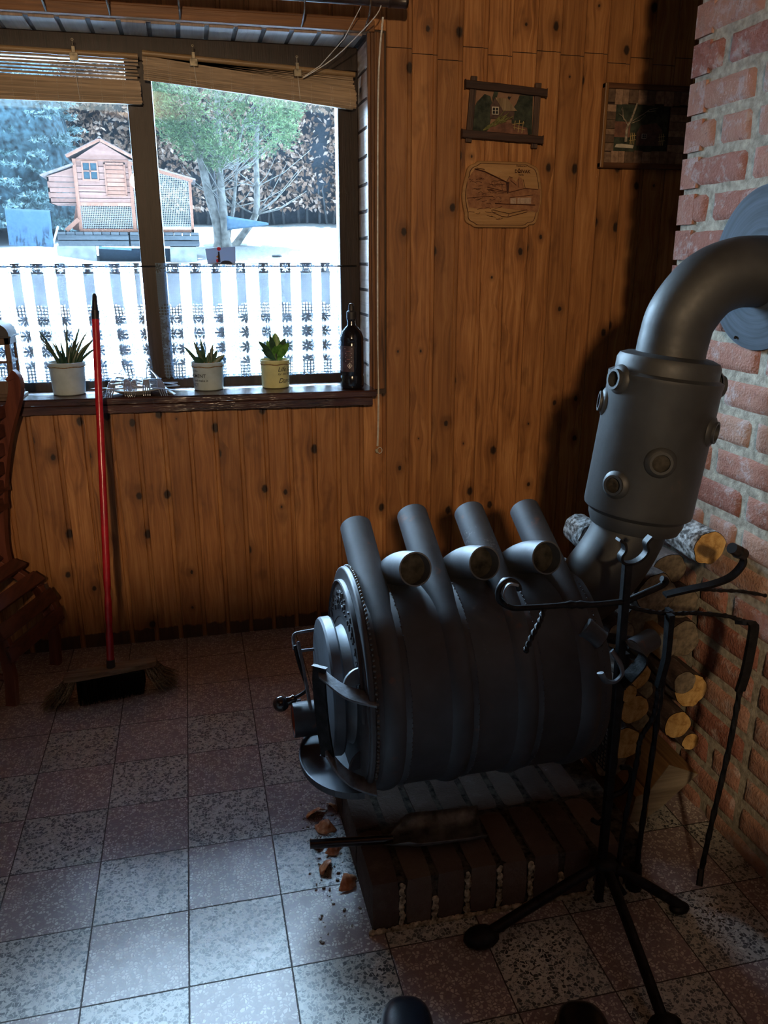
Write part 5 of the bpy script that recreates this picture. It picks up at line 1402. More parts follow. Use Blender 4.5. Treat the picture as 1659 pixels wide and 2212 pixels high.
M().add(bb(X0, X1, WZ - .026, WZ - .004, Z1 - .018, Z1)).build('frame_rail', FR2, p2_, smooth=0, bevel=.003)
M().add(bb(X0, X1, WZ - .026, WZ - .004, Z0, Z0 + .018)).build('frame_rail', FR2, p2_, smooth=0, bevel=.003)
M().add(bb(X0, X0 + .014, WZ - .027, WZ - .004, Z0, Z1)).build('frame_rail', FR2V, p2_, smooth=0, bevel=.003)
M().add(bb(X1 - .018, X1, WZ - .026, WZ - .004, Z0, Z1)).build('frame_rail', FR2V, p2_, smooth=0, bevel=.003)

# carved plaque
PLQ = wood('carved_plaque_wood', (.30, .155, .055), (.46, .26, .105), 'x', .7, .5)
PLR = colmix('reddish_carved_field', (.20, .085, .040), (.32, .15, .070), 55)
BURN = plain('burnt_line', (.055, .018, .010), .7, 0, .2, .3, 90)
pq = empty('carved_plaque', (1.172, WZ, 1.458), 'rounded pale wooden plaque with a carved village scene and burnt lettering', 'plaque', 'small wall pictures')
cxp, czp = 1.176, 1.561
def outline(s=1.0, n_=16):
    W2, H2 = .146 * s, .107 * s
    pts = []
    # gently bowed sides with cut, notched corners
    def arcp(p, q, bow, k):
        p = Vector((p[0], p[1])); q = Vector((q[0], q[1])); d = q - p; nn = Vector((d.y, -d.x)).normalized()
        return [tuple(p + d * (i / k) + nn * bow * math.sin(PI * i / k)) for i in range(k)]
    c = [(-.58 * W2, -H2), (.52 * W2, -H2), (.72 * W2, -.90 * H2), (.92 * W2, -.68 * H2), (.92 * W2, .60 * H2), (.68 * W2, .93 * H2), (.50 * W2, H2), (-.56 * W2, H2), (-.70 * W2, .93 * H2), (-.92 * W2, .58 * H2), (-.92 * W2, -.60 * H2), (-.76 * W2, -.92 * H2)]
    bows = [.0, .004, .010, .012, .010, .003, 0, .003, .010, .012, .010, .003]
    for i in range(len(c)): pts += arcp(c[i], c[(i + 1) % len(c)], bows[i] * s, 6)
    return [(cxp + a, czp + b) for a, b in pts]
flat(pq, outline(1.0), WZ - .001, .014, PLQ, 'plaque_board').modifiers.new('b', 'BEVEL').width = .002
flat(pq, outline(.93), WZ - .0152, .0012, BURN, 'routed_groove')
flat(pq, outline(.915), WZ - .0155, .0014, PLQ, 'plaque_field')
def q2(u, v): return (cxp - .143 + u * .286 / 1290, czp + .105 - v * .210 / 1090)   # plaque drawing grid
def PQ(pts): return [q2(a, b) for a, b in pts]
yf = WZ - .0170
flat(pq, PQ([(60, 300), (170, 130), (300, 170), (690, 320), (760, 240), (860, 330), (900, 230), (960, 280), (990, 420), (1270, 440), (1270, 700), (1240, 830), (560, 760), (300, 790), (90, 760), (50, 560)]), yf, .0008, PLR, 'carved_relief')
m = M(); rr = random.Random(3)
def ln_(pts, r=.0009): m.add(tube([(q2(a, b)[0], yf - .0012, q2(a, b)[1]) for a, b in pts], r, 5))
ln_([(170, 125), (330, 165), (690, 330)], .0022); ln_([(200, 110), (330, 130)], .0012); ln_([(700, 330), (720, 480)], .0036); ln_([(730, 330), (720, 520)], .003)
ln_([(380, 420), (640, 480), (760, 500), (1010, 430), (1230, 450)], .0012); ln_([(380, 460), (700, 510)], .001)
ln_([(60, 610), (250, 590), (480, 570)], .0009); ln_([(520, 690), (700, 700), (1190, 710)], .0016); ln_([(760, 590), (1150, 540)], .0009)
ln_([(470, 800), (480, 840), (640, 910), (740, 920), (1060, 830), (1060, 790), (760, 860), (480, 800), (640, 740)], .0011); ln_([(760, 860), (740, 920)], .0009)
ln_([(760, 300), (860, 380)], .001); ln_([(700, 320), (740, 240), (800, 260)], .0008); ln_([(890, 270), (900, 420)], .0008); ln_([(970, 280), (1010, 420)], .0009); ln_([(600, 330), (640, 480)], .0006)
for q in range(46):
    a = rr.uniform(70, 620); b = rr.uniform(250, 960)
    if 560 < a and b > 700: continue
    ln_([(a, b), (a + rr.uniform(20, 60), b + rr.uniform(-20, 20)), (a + rr.uniform(50, 110), b + rr.uniform(-25, 25))], .0007)
for q in range(3): ln_([(450 + q * 90, 330 + q * 20), (500 + q * 90, 335 + q * 20), (500 + q * 90, 380 + q * 20), (455 + q * 90, 375 + q * 20), (450 + q * 90, 330 + q * 20)], .0006)
for q in range(5): ln_([(760 + q * 85, 600), (765 + q * 85, 690)], .0006)
m.build('burnt_lines', BURN, pq, smooth=0)
PGL = plain('plaque_shiny_tiles', (.42, .30, .22), .25, 0, .6, .1, 200)
flat(pq, PQ([(770, 600), (870, 590), (870, 690), (775, 690)]), yf - .0006, .0008, PGL, 'inlay'); flat(pq, PQ([(890, 590), (1120, 585), (1120, 690), (890, 690)]), yf - .0006, .0008, PGL, 'inlay')
def ptext(s, size, u, v, bold=.0):
    V, F = text_mesh(s, size, 0, 0, 'CENTER', bold); X, Z = q2(u, v)
    mm = M(); mm.add(([(X + a, yf - .0006, Z + b) for a, b, c in V], F)); mm.build('burnt_lettering', BURN, pq, smooth=0)
ptext('Restaurace', .0085, 935, 72, .0002); ptext('D\u0158EVAK', .0150, 955, 175, .0005); ptext('Family', .0075, 935, 218, .0002)

# ================================================================ broom
BRW = wood('broom_head_wood', (.10, .055, .028), (.26, .17, .10), 'x', .8, .7)
REDP = N('red_handle_foil'); c_ = REDP.co(); f_ = REDP.noise(c_, 18, 3)
REDP = REDP.done(REDP.bsdf(REDP.ramp(f_, [(.3, (.30, .006, .012)), (.7, (.50, .015, .028))]), .25, 0, REDP.bump(REDP.noise(REDP.vm('MULTIPLY', c_, (1, 1, .25)), 60, 3), .35, .002), .6))
br = empty('broom', (-.235, -.20, 0), 'broom with a long red handle and wooden head leaning on the window sill', 'broom')
hb = Vector((-.232, -.196, .118)); ht = Vector((-.196, .062, 1.172)); hd_ = (ht - hb)
nseg = 40; P = [hb + hd_ * (q / nseg) for q in range(nseg + 1)]
rad = [.0115 * (1 - (.22 if abs(q / nseg - .095) < .013 or abs(q / nseg - .20) < .013 else 0)) for q in range(nseg + 1)]
M().add(tube(P, rad, 20)).build('handle', REDP, br, smooth=60)
hu = hd_.normalized()
M().add(tube([ht - hu * .002, ht + hu * .025, ht + hu * .026, ht + hu * .045, ht + hu * .072, ht + hu * .078], [.0125, .0125, .0105, .0085, .0072, .004], 16)).build('end_cap', plain('black_handle_cap', (.015, .015, .018), .4), br, smooth=40)
bx0, bx1, byc, bz = -.372, -.092, -.205, .090
m = M(); V = []; F = []
ns = 16
for i in range(ns + 1):
    t = i / ns; x = bx0 + (bx1 - bx0) * t; w_ = .030 * (1 - .25 * abs(2 * t - 1) ** 6); y = byc - .02 + .05 * t
    for a, b in ((-w_, bz - .009), (w_, bz - .009), (w_ * .9, bz + .008), (-w_ * .9, bz + .008)): V.append((x, y + a, b))
for i in range(ns):
    for k in range(4): F.append((i * 4 + k, i * 4 + (k + 1) % 4, i * 4 + 4 + (k + 1) % 4, i * 4 + 4 + k))
F += [(3, 2, 1, 0), (ns * 4, ns * 4 + 1, ns * 4 + 2, ns * 4 + 3)]
m.add((V, F)); m.build('head', BRW, br, smooth=30, bevel=.002)
M().add(tube([(-.2325, -.199, .095), (-.232, -.196, .122)], [.014, .013], 16)).build('socket', plain('dark_socket', (.03, .02, .02), .6), br, smooth=50)
BRD = plain('black_bristles', (.004, .004, .004), .8, 0, .2); BRP = plain('pale_bristles', (.20, .16, .10), .7, 0, .3, .4, 200)
for nm, x0, x1, mat, k_ in (('bristles', -.335, -.135, BRD, 900), ('pale_bristles', -.372, -.335, BRP, 420), ('pale_bristles', -.135, -.094, BRP, 420)):
    m = M()
    for q in range(k_):
        x = rr.uniform(x0, x1); t = (x - bx0) / (bx1 - bx0); y = byc - .02 + .05 * t + rr.uniform(-.027, .027)
        sx = (x - (bx0 + bx1) / 2) / .14; fl_ = .0 if mat is BRD else (.062 * (1 if sx > 0 else -1) * rr.uniform(.5, 1.3))
        ex = x + fl_; ey = y + (y - (byc + .05 * t - .02)) * .8 + (0 if mat is BRD else rr.uniform(-.012, .012))
        z1_ = .003 if mat is BRD else rr.uniform(.004, .03)
        w_ = .0022
        a = rr.uniform(0, PI); dx, dy = math.cos(a) * w_, math.sin(a) * w_
        mid = (x + fl_ * .35, (y + ey) / 2, .05)
        V = [(x - dx, y - dy, bz - .008), (x + dx, y + dy, bz - .008), (mid[0] + dx, mid[1] + dy, mid[2]), (mid[0] - dx, mid[1] - dy, mid[2]), (ex + dx * .5, ey + dy * .5, z1_), (ex - dx * .5, ey - dy * .5, z1_)]
        m.add((V, [(0, 1, 2, 3), (3, 2, 4, 5)]))
    if mat is BRD: m.add(bb(x0, x1, byc - .02, byc + .02, .012, bz - .008))
    m.build(nm, mat, br, smooth=0)

# ================================================================ slatted wooden chair (left edge)
ch = empty('slatted_chair', (-.60, -.05, 0), 'low dark red slatted wooden chair with curved back at the left edge', 'chair')
A = Vector((-.520, -.195, 0)); B = Vector((-.430, .055, 0)); wd = (B - A); wl = wd.length; wd.normalize(); fd = Vector((wd.y, -wd.x, 0))    # fd: forward
def cpnt(s, f, z): p = A + wd * s + fd * f; return (p.x, p.y, z)
def side(s, nm_):
    m = M(); P = smooth_path([cpnt(s, -.045, 1.005), cpnt(s, -.030, .985), cpnt(s, -.040, .93), cpnt(s, -.085, .82), cpnt(s, -.125, .68), cpnt(s, -.150, .54), cpnt(s, -.160, .42), cpnt(s, -.150, .33)], 5)
    m.add(ribbon(P, .022, .042, tuple(wd))); m.build(nm_, W_CHAIRL, ch, smooth=40, bevel=.002)
side(-.01, 'back_upright'); side(wl + .01, 'back_upright')
def leg(s):
    m = M(); P = [cpnt(s, -.02, 0), cpnt(s, -.012, .10), cpnt(s, -.02, .20), cpnt(s, -.05, .29)]
    m.add(ribbon(P, .022, .036, tuple(wd))); m.build('leg', W_CHAIRL, ch, smooth=40, bevel=.002)
    m = M(); P = [cpnt(s, -.42, 0), cpnt(s, -.38, .14), cpnt(s, -.30, .30)]
    m.add(ribbon(P, .022, .036, tuple(wd))); m.build('leg', W_CHAIRL, ch, smooth=40, bevel=.002)
leg(-.005); leg(wl + .005)
m = M()
m.add(tube([cpnt(-.0, -.40, .10), cpnt(0, -.02, .09)], .012, 6)); m.build('side_rail', W_CHAIRL, ch, smooth=0)
prof = [(-.215, .52, 80), (-.205, .455, 60), (-.175, .400, 40), (-.115, .365, 20), (-.055, .318, 35), (-.012, .255, 60), (.008, .185, 75)]
for f, z, a in prof:
    c0_ = Vector(cpnt(-.03, f, z)); c1_ = Vector(cpnt(wl + .03, f, z)); ar = math.radians(a)
    upv = fd * math.sin(ar) + Vector((0, 0, 1)) * math.cos(ar)
    m = M(); m.add(bar(c0_, c1_, .048, .014, tuple(upv))); m.build('seat_slat', W_CHAIR, ch, smooth=0, bevel=.002)
for q in range(6):
    z = .58 + q * .062; f = -.130 + .010 * q
    c0_ = Vector(cpnt(-.03, f, z)); c1_ = Vector(cpnt(wl + .03, f, z))
    m = M(); m.add(bar(c0_, c1_, .040, .014, tuple(fd))); m.build('back_slat', W_CHAIR, ch, smooth=0, bevel=.002)
for s in (-.005, wl + .005):
    m = M(); P = [cpnt(s, f - .004, z - .03) for f, z, a in prof]; m.add(ribbon(smooth_path(P, 3), .022, .034, tuple(wd))); m.build('seat_rail', W_CHAIRL, ch, smooth=40, bevel=.002)

# ================================================================ firewood
ENDG = N('cut_log_end'); c_ = ENDG.co(); x_ = ENDG.xyz(c_)
rr_ = ENDG.vm('LENGTH', ENDG.comb(x_[0], x_[2], 0)); rr2 = ENDG.math('ADD', rr_, ENDG.math('MULTIPLY', ENDG.noise(c_, 18, 3), .012))
rings = ENDG.math('SINE', ENDG.math('MULTIPLY', rr2, 1500.))
cc = ENDG.ramp(ENDG.noise(c_, 38, 4, .6, .8), [(.35, (.30, .165, .05)), (.5, (.48, .31, .11)), (.7, (.62, .43, .18))])
cc = ENDG.mix(ENDG.math('MULTIPLY', ENDG.math('ADD', rings, 1.), .10), cc, (.22, .11, .03))
ENDG = ENDG.done(ENDG.bsdf(cc, .8, 0, None, .2))
ENDK = colmix('weathered_log_end', (.10, .085, .06), (.24, .20, .14), 60)
BARKL = N('firewood_bark'); c_ = BARKL.co(); f_ = BARKL.noise(BARKL.vm('MULTIPLY', c_, (1, .35, 1)), 30, 5, .7)
bl_ = BARKL.ramp(f_, [(.35, (.035, .024, .020)), (.55, (.11, .075, .060)), (.66, (.22, .20, .18))])
BARKL = BARKL.done(BARKL.bsdf(bl_, .85, 0, BARKL.bump(f_, .9, .006), .3))
BIRCHL = N('white_flecked_bark'); c_ = BIRCHL.co(); f_ = BIRCHL.noise(c_, 70, 4, .65)
BIRCHL = BIRCHL.done(BIRCHL.bsdf(BIRCHL.ramp(f_, [(.40, (.05, .045, .04)), (.50, (.22, .22, .21)), (.62, (.50, .52, .52))]), .8, 0, BIRCHL.bump(f_, .6, .004), .3))
SPLIT = wood('split_wood_face', (.17, .085, .03), (.42, .25, .10), 'y', .6, .8); SPLITG = wood('grey_split_face', (.16, .13, .09), (.34, .30, .22), 'x', .7, .8)
grp = 'firewood logs stacked between the stove and the bricks'
def log(x, y, z, r, L, label, bark=BARKL, end=ENDG, dirv=(0, 1, 0), sq=1.0, seed=0):
    d = Vector(dirv).normalized(); r1, u1, _ = frame_of(d); n_ = 28; k = 8
    root = empty('firewood_log', (x, y, z), label, 'log', grp)
    V = []; F = []
    for j in range(k + 1):
        c = Vector((x, y, z)) + d * L * j / k
        for i in range(n_):
            a = 2 * PI * i / n_; q = r * (1 + nz(math.cos(a), math.sin(a), seed + j * .15, 2.2) * .14)
            V.append(tuple(c + r1 * math.cos(a) * q + u1 * math.sin(a) * q * sq))
    for j in range(k):
        for i in range(n_): F.append((j * n_ + i, j * n_ + (i + 1) % n_, (j + 1) * n_ + (i + 1) % n_, (j + 1) * n_ + i))
    F.append(tuple(range(k * n_, k * n_ + n_)))
    m = M(); m.add((V, F)); m.build('bark', bark, root, smooth=70)
    V2 = [tuple(Vector(v) * 1.0 + (Vector((x, y, z)) - Vector(v)) * .03 - d * .0008) for v in V[:n_]] + [tuple(Vector((x, y, z)) - d * .0012)]
    m = M(); m.add((V2, [(i, (i + 1) % n_, n_) for i in range(n_)])); m.build('cut_end', end, root, smooth=0)
    return root
def split(pts, y, L, label, face=ENDG, side=SPLIT, rot=0):
    cx_ = sum(p[0] for p in pts) / len(pts); cz_ = min(p[1] for p in pts)
    root = empty('split_log', (cx_, y, cz_), label, 'log', grp)
    m = M(); m.add(prism(pts, -L, (1, 0, 0), (0, 0, 1), (0, y, 0))); m.build('split_sides', side, root, smooth=0)
    m = M(); m.add(prism([(a + (cx_ - a) * .02, b) for a, b in pts], .002, (1, 0, 0), (0, 0, 1), (0, y, 0))); m.build('cut_end', face, root, smooth=0)
    return root
LOGS = [
 ((1.214, -1.150, .716, .040, .32, 'firewood log with a pale round cut end, topmost of the stack'), dict(bark=BIRCHL, seed=1)),
 ((1.165, -1.080, .640, .046, .30, 'bark covered log lying just under the topmost one'), dict(end=ENDK, seed=2, sq=.8)),
 ((1.212, -1.150, .348, .043, .30, 'firewood log with the largest golden cut end, against the bricks'), dict(seed=3)),
 ((1.170, -1.180, .392, .029, .30, 'thin log with a grey weathered ringed end overlapping the golden one'), dict(end=ENDK, seed=4)),
 ((1.060, -1.150, .408, .036, .28, 'golden ended log seen between the fire irons under the stove valve'), dict(seed=5)),
 ((1.034, -1.165, .372, .022, .28, 'slim pale ended log behind the tool stand post'), dict(seed=6)),
 ((1.062, -1.150, .318, .038, .28, 'golden ended log in the middle behind the fire irons'), dict(seed=7)),
 ((1.046, -1.150, .226, .044, .28, 'cracked golden ended log lowest behind the fire irons'), dict(seed=8)),
 ((1.186, -1.150, .258, .036, .28, 'dark barked log showing a golden crescent end'), dict(seed=9)),
 ((1.228, -1.150, .204, .023, .28, 'smallest round golden log end near the bricks'), dict(seed=10)),
 ((1.110, -1.120, .600, .050, .28, 'log with a dark hollow end behind the hook arm'), dict(end=ENDK, seed=11)),
 ((1.195, -1.100, .560, .040, .26, 'rough barked log against the bricks behind the tool rail'), dict(end=ENDK, seed=12)),
 ((1.200, -1.110, .468, .047, .26, 'reddish barked log above the largest golden end'), dict(end=ENDK, seed=13)),
 ((1.115, -1.060, .500, .048, .26, 'dark barked log in the middle of the stack'), dict(end=ENDK, seed=14)),
 ((1.125, -1.080, .320, .030, .24, 'narrow bark log between the two golden groups'), dict(end=ENDK, seed=15)),
 ((1.120, -1.060, .400, .038, .24, 'bark log behind the grey ended one'), dict(end=ENDK, seed=16)),
 ((1.052, -.905, .668, .040, .09, 'white flecked birch log peeking past the left of the flue elbow'), dict(bark=BIRCHL, end=BIRCHL, seed=17)),
 ((1.000, -1.040, .560, .034, .22, 'white flecked birch log just under the flue elbow'), dict(bark=BIRCHL, end=ENDK, seed=18)),
 ((1.040, -1.100, .490, .036, .24, 'bark log behind the short stub pipes'), dict(end=ENDK, seed=19)),
 ((1.130, -1.060, .235, .042, .24, 'bark log low in the stack above the grey wedge'), dict(end=ENDK, seed=20)),
 ((1.050, -1.090, .135, .045, .26, 'dark log at the bottom of the stack beside the plinth'), dict(end=ENDK, seed=21)),
]
SPLITS = [
 (([(1.124, .082), (1.172, .150), (1.220, .128), (1.258, .110), (1.165, .030), (1.125, .004)], -1.155, .28, 'split log with a grey diamond shaped face at the foot of the stack'), dict(face=SPLITG)),
 (([(.905, .180), (.962, .202), (1.000, .178), (.993, .150), (.958, .136)], -1.03, .20, 'split log with a pinkish face behind the bottom right of the stove'), {}),
 (([(1.126, .500), (1.146, .502), (1.142, .466), (1.122, .440), (1.112, .450)], -1.165, .25, 'pale split stick standing out white beside the hooked tool'), dict(face=SPLITG)),
 (([(1.085, .075), (1.118, .082), (1.112, .0), (1.072, .004)], -1.160, .25, 'narrow grey split board between the fire irons and the wedge'), dict(face=SPLITG)),
]
for L_ in LOGS: log(*L_[0], **L_[1])
for L_ in SPLITS: split(*L_[0], **L_[1])

# ================================================================ fire irons on their stand
fs = empty('fire_tool_stand', (.868, -1.395, 0), 'black wrought iron fireside tool stand with curled arms in front of the firewood', 'fire tool stand')
SY = -1.395
m = M(); m.add(ribbon([(.868, SY, .02), (.868, SY, .40), (.862, SY, .80)], .016, .016, (0, 1, 0))); m.build('post', STEEL_BLK, fs, smooth=0, bevel=.002)
m = M(); m.add(ribbon(smooth_path([(.838, SY, .850), (.850, SY, .842), (.853, SY, .828), (.846, SY, .815), (.852, SY, .803), (.872, SY, .800), (.890, SY, .808), (.900, SY, .822), (.896, SY, .838), (.906, SY, .850)], 5), .016, .005, (0, 1, 0))); m.build('curled_top', STEEL_BLK, fs, smooth=50)
m = M()
m.add(tube(smooth_path([(.866, SY, .722), (.80, SY - .01, .726), (.745, SY - .014, .733), (.70, SY - .016, .735), (.655, SY - .018, .738), (.625, SY - .02, .742), (.600, SY - .02, .760), (.600, SY - .02, .785), (.617, SY - .02, .797), (.632, SY - .02, .788), (.638, SY - .02, .776)], 5), [.0062] * 8 + [.0085, .0060, .0085, .0062] + [.0058] * 39, 8))
m.build('hook_arm', STEEL_BLK, fs, smooth=60)
m = M(); m.add(ribbon(smooth_path([(.612, SY - .02, .758), (.602, SY - .02, .775), (.612, SY - .02, .794), (.630, SY - .02, .790)], 5), .030, .004, (0, 1, 0))); m.build('curled_leaf', IRON_BRK, fs, smooth=50)
m = M(); P = smooth_path([(.690, SY - .016, .733), (.678, SY - .03, .715), (.662, SY - .035, .690), (.650, SY - .038, .665)], 5)
m.add(tube(P, [.0045 + .0016 * (q % 2) for q in range(len(P))], 6, twist=.5)); m.add(ball((.650, SY - .038, .662), .006, 8, 6)); m.build('twisted_drop', STEEL_BLK, fs, smooth=40)
m = M(); m.add(tube(smooth_path([(.868, SY, .722), (.905, SY, .735), (.945, SY + .01, .742), (.955, SY + .01, .752), (.945, SY + .01, .757)], 5), .0065, 8)); m.build('hook_arm', STEEL_BLK, fs, smooth=60)
m = M(); m.add(ribbon(smooth_path([(.955, SY + .01, .722), (1.00, SY + .01, .728), (1.060, SY + .01, .735), (1.100, SY + .01, .748), (1.122, SY + .01, .775), (1.115, SY + .01, .798)], 6), .016, .006, (0, 1, .2))); m.build('hook_arm', STEEL_BLK, fs, smooth=60)
m = M(); m.add(tube([(1.120, SY + .01, .792), (1.100, SY + .005, .803), (1.084, SY, .812)], [.012, .0115, .011], 14)); m.add(tube([(1.106, SY + .006, .799), (1.102, SY + .005, .801)], .013, 14)); m.build('arm_grip', plain('black_grip', (.010, .010, .011), .35), fs, smooth=40)
m = M(); P = smooth_path([(1.00, SY + .02, .724), (1.06, SY + .03, .715), (1.11, SY + .05, .700), (1.17, SY + .06, .688), (1.235, SY + .07, .668)], 6); m.add(tube(P, [.0035 + .0012 * (q % 3 == 0) for q in range(len(P))], 6, twist=.6)); m.build('twisted_arm', STEEL_BLK, fs, smooth=40)
m = M(); P = smooth_path([(.868, SY, .712), (.92, SY, .695), (.97, SY, .685), (1.02, SY, .681), (1.09, SY, .668), (1.125, SY, .655), (1.138, SY, .650)], 6); m.add(tube(P, [.0042 + .0012 * (q % 3 == 0) for q in range(len(P))], 6, twist=.6)); m.build('tool_rail', STEEL_BLK, fs, smooth=40)
m = M(); m.add(ribbon(smooth_path([(.866, SY - .012, .640), (.900, SY - .015, .620), (.906, SY - .015, .600), (.886, SY - .012, .570), (.866, SY - .010, .550)], 5), .030, .004, (0, 1, .3))); m.build('scroll_plate', STEEL_BLK, fs, smooth=50)
m = M(); m.add(tube(smooth_path([(.846, SY, .62), (.858, SY - .01, .60), (.866, SY - .012, .575), (.852, SY - .012, .558), (.832, SY - .012, .562), (.820, SY - .01, .580)], 5), .0085, 8, flat=.5)); m.build('scroll_hook', IRON_BRK, fs, smooth=50)
m = M(); m.add(ball((.875, SY, .115), .030, 14, 10, (1, 1, .6))); m.build('base_hub', STEEL_BLK, fs, smooth=60)
for e, r2 in (((.585, -1.435, .012), .030), ((.842, -1.70, .012), .026), ((1.03, -1.45, .012), .018)):
    P = smooth_path([(.875, SY, .115), ((.875 * .55 + e[0] * .45), (SY * .55 + e[1] * .45), .075), (e[0], e[1], .020)], 6)
    m = M(); m.add(tube(P, .0115, 8)); m.add(ball((e[0], e[1], r2 * .7), r2, 12, 8, (1.3, .9, .7))); m.build('foot', STEEL_BLK, fs, smooth=50)
# tools
def rod(pts, r, tw=True, w=None):
    P = smooth_path(pts, 8); return tube(P, [r + (.0010 if q % 3 == 0 else 0) for q in range(len(P))], 6, twist=.5 if tw else None)
def tool(name, mb, label, cat, grp_='fire irons hanging on the tool stand'):
    return thing(mb, name, STEEL_BLK, label, cat, grp_, smooth=40)
m = M(); m.add(ribbon([(.958, SY - .012, .690), (.957, SY - .016, .60), (.948, SY - .014, .535)], .014, .012, (0, 1, 0))); m.add(rod([(.948, SY - .014, .54), (.946, SY - .012, .47), (.922, SY - .012, .42), (.918, SY - .012, .36), (.905, SY - .01, .20), (.900, SY - .01, .06)], .0052)); m.add(tube([(.900, SY - .01, .07), (.912, SY - .03, .05)], .006, 6))
tool('fire_poker', m, 'black iron poker with a kinked twisted rod, second rod right of the stand post', 'poker')
m = M(); m.add(ribbon([(.970, SY + .012, .690), (.974, SY + .010, .60)], .018, .008, (0, 1, 0))); m.add(rod([(.974, SY + .010, .60), (.970, SY + .010, .45), (.962, SY + .008, .25), (.955, SY + .005, .05)], .0058)); m.add(tube([(.955, SY + .005, .09), (.953, SY + .005, .03)], [.012, .018], 10))
tool('fire_brush', m, 'straight twisted iron rod hanging third right of the stand post', 'fire tool')
m = M(); m.add(ribbon([(.890, SY + .02, .60), (.888, SY + .02, .52)], .014, .01, (0, 1, 0))); m.add(rod([(.888, SY + .02, .52), (.885, SY + .015, .38), (.878, SY + .012, .14)], .0050)); m.add(tube(smooth_path([(.898, SY + .012, .34), (.918, SY + .01, .335), (.922, SY + .008, .31), (.905, SY + .006, .285), (.880, SY + .006, .275), (.876, SY + .006, .24), (.858, SY + .006, .215), (.84, SY + .006, .225)], 5), .0058, 7))
tool('fire_tongs', m, 'iron tongs with curved jaws hanging directly beside the stand post', 'tongs')
m = M(); m.add(ribbon(smooth_path([(1.128, SY + .006, .648), (1.138, SY - .012, .652), (1.150, SY - .012, .640), (1.146, SY - .013, .55), (1.138, SY - .013, .50)], 4), .020, .008, (1, 0, 0))); m.add(rod([(1.138, SY - .013, .50), (1.134, SY - .01, .36), (1.122, SY - .005, .18), (1.115, SY, .03)], .0058)); m.add(tube([(1.115, SY, .05), (1.100, SY - .02, .025)], .007, 6))
tool('fire_shovel', m, 'long twisted iron rod hanging alone at the right end of the tool rail', 'fire tool')

# ================================================================ ash shovel on the plinth
BKP = plain('black_enamel', (.008, .008, .010), .18, 0, .7, .1, 40); SHV = plain('scratched_dark_sheet', (.10, .10, .095), .4, .3, .5, .45, 30, .2)
ss = empty('ash_shovel', (.50, -1.25, PH), 'small black ash shovel with a tube handle lying on the brick plinth', 'shovel')
zs = PH + .004
hp0 = Vector((.262, -1.250, zs + .030)); hp1 = Vector((.440, -1.262, zs + .020))
m = M(); m.add(tube([hp0, hp0 + (hp1 - hp0) * .02, hp1 - (hp1 - hp0) * .15, hp1], [.0105, .0098, .0095, .008], 20)); m.build('handle', BKP, ss, smooth=40)
m = M(); V = []; F = []
na, nb_ = 14, 12
for i in range(na + 1):
    t = i / na; x = .425 + (.645 - .425) * t; yc = -1.262 + .004 * t; w_ = (.010 + .040 * min(1, t / .28) ** .7)
    for j in range(nb_ + 1):
        s_ = j / nb_ * 2 - 1
        rise = (.030 * min(1, t / .2) * (abs(s_) ** 3)) + .014 * (1 - t) ** 2
        V.append((x + .006 * s_, yc + w_ * s_ - .004 * t, zs + .003 + rise))
for i in range(na):
    for j in range(nb_): p = i * (nb_ + 1) + j; F.append((p, p + 1, p + nb_ + 2, p + nb_ + 1))
m.add((V, F)); m.build('scoop', SHV, ss, smooth=50, solid=.0016)

# ================================================================ onion skins and crumbs on the floor
OSK = N('onion_skin'); c_ = OSK.co(); f_ = OSK.noise(c_, 60, 4)
oc = OSK.ramp(f_, [(.3, (.50, .17, .06)), (.5, (.75, .36, .18)), (.7, (.92, .74, .56))]); OSK = OSK.done(OSK.bsdf(oc, .3, 0, OSK.bump(f_, .4, .002), .6))
def skin(x, y, s, rot, label, pale=0):
    s *= 1.25
    rr3 = random.Random(int(x * 9999)); V = []; F = []; n1, n2 = 10, 8
    for j in range(n2 + 1):
        for i in range(n1 + 1):
            a = (i / n1 - .5) * 2.4 + rot; b = (j / n2) * 1.15; w_ = s * (1 + nz(i * .5, j * .5, x * 40, 1) * .35)
            V.append((x + math.cos(a) * math.sin(b) * w_, y + math.sin(a) * math.sin(b) * w_, .001 + s * .75 - s * .75 * math.sin(b) ** 2 * (1 + .2 * nz(i, j, 2, .7)) + .003 * abs(nz(i, j, 9, .9))))
    for j in range(n2):
        for i in range(n1): p = j * (n1 + 1) + i; F.append((p, p + 1, p + n1 + 2, p + n1 + 1))
    m = M(); m.add((V, F)); mz = min(v[2] for v in m.v); m.v = [(v[0], v[1], v[2] - mz + .001) for v in m.v]
    thing(m, 'onion_skin', OSK, label, 'onion skin', 'onion skins beside the plinth', smooth=70, solid=.0006)
for x, y, s, r_, lb in ((.322, -.962, .026, 2.0, 'orange curl of onion skin farthest from the shoes, under the stove lip'), (.352, -.940, .020, .5, 'small torn onion skin tucked against the far corner of the plinth'), (.338, -1.000, .026, 4.2, 'pale shiny onion skin just above the shovel handle'), (.300, -1.075, .013, 1.0, 'tiny onion skin flake left of the skins below the shovel handle'), (.335, -1.082, .020, 5.0, 'yellowish onion skin just below the shovel handle'), (.322, -1.150, .024, 2.6, 'copper coloured onion skin with a pointed tip by the plinth'), (.342, -1.195, .026, 5.4, 'round shiny onion skin nearest the shoes')):
    skin(x, y, s, r_, lb)
m = M(); rr = random.Random(15)
for q in range(70):
    x = PX0 - rr.random() ** 1.5 * .10 - .008; y = rr.uniform(-1.36, -.90); s = rr.uniform(.001, .004)
    m.add(box((x, y, s * .4), (s * 2, s, s * .8), (0, 0, rr.uniform(0, 3))))
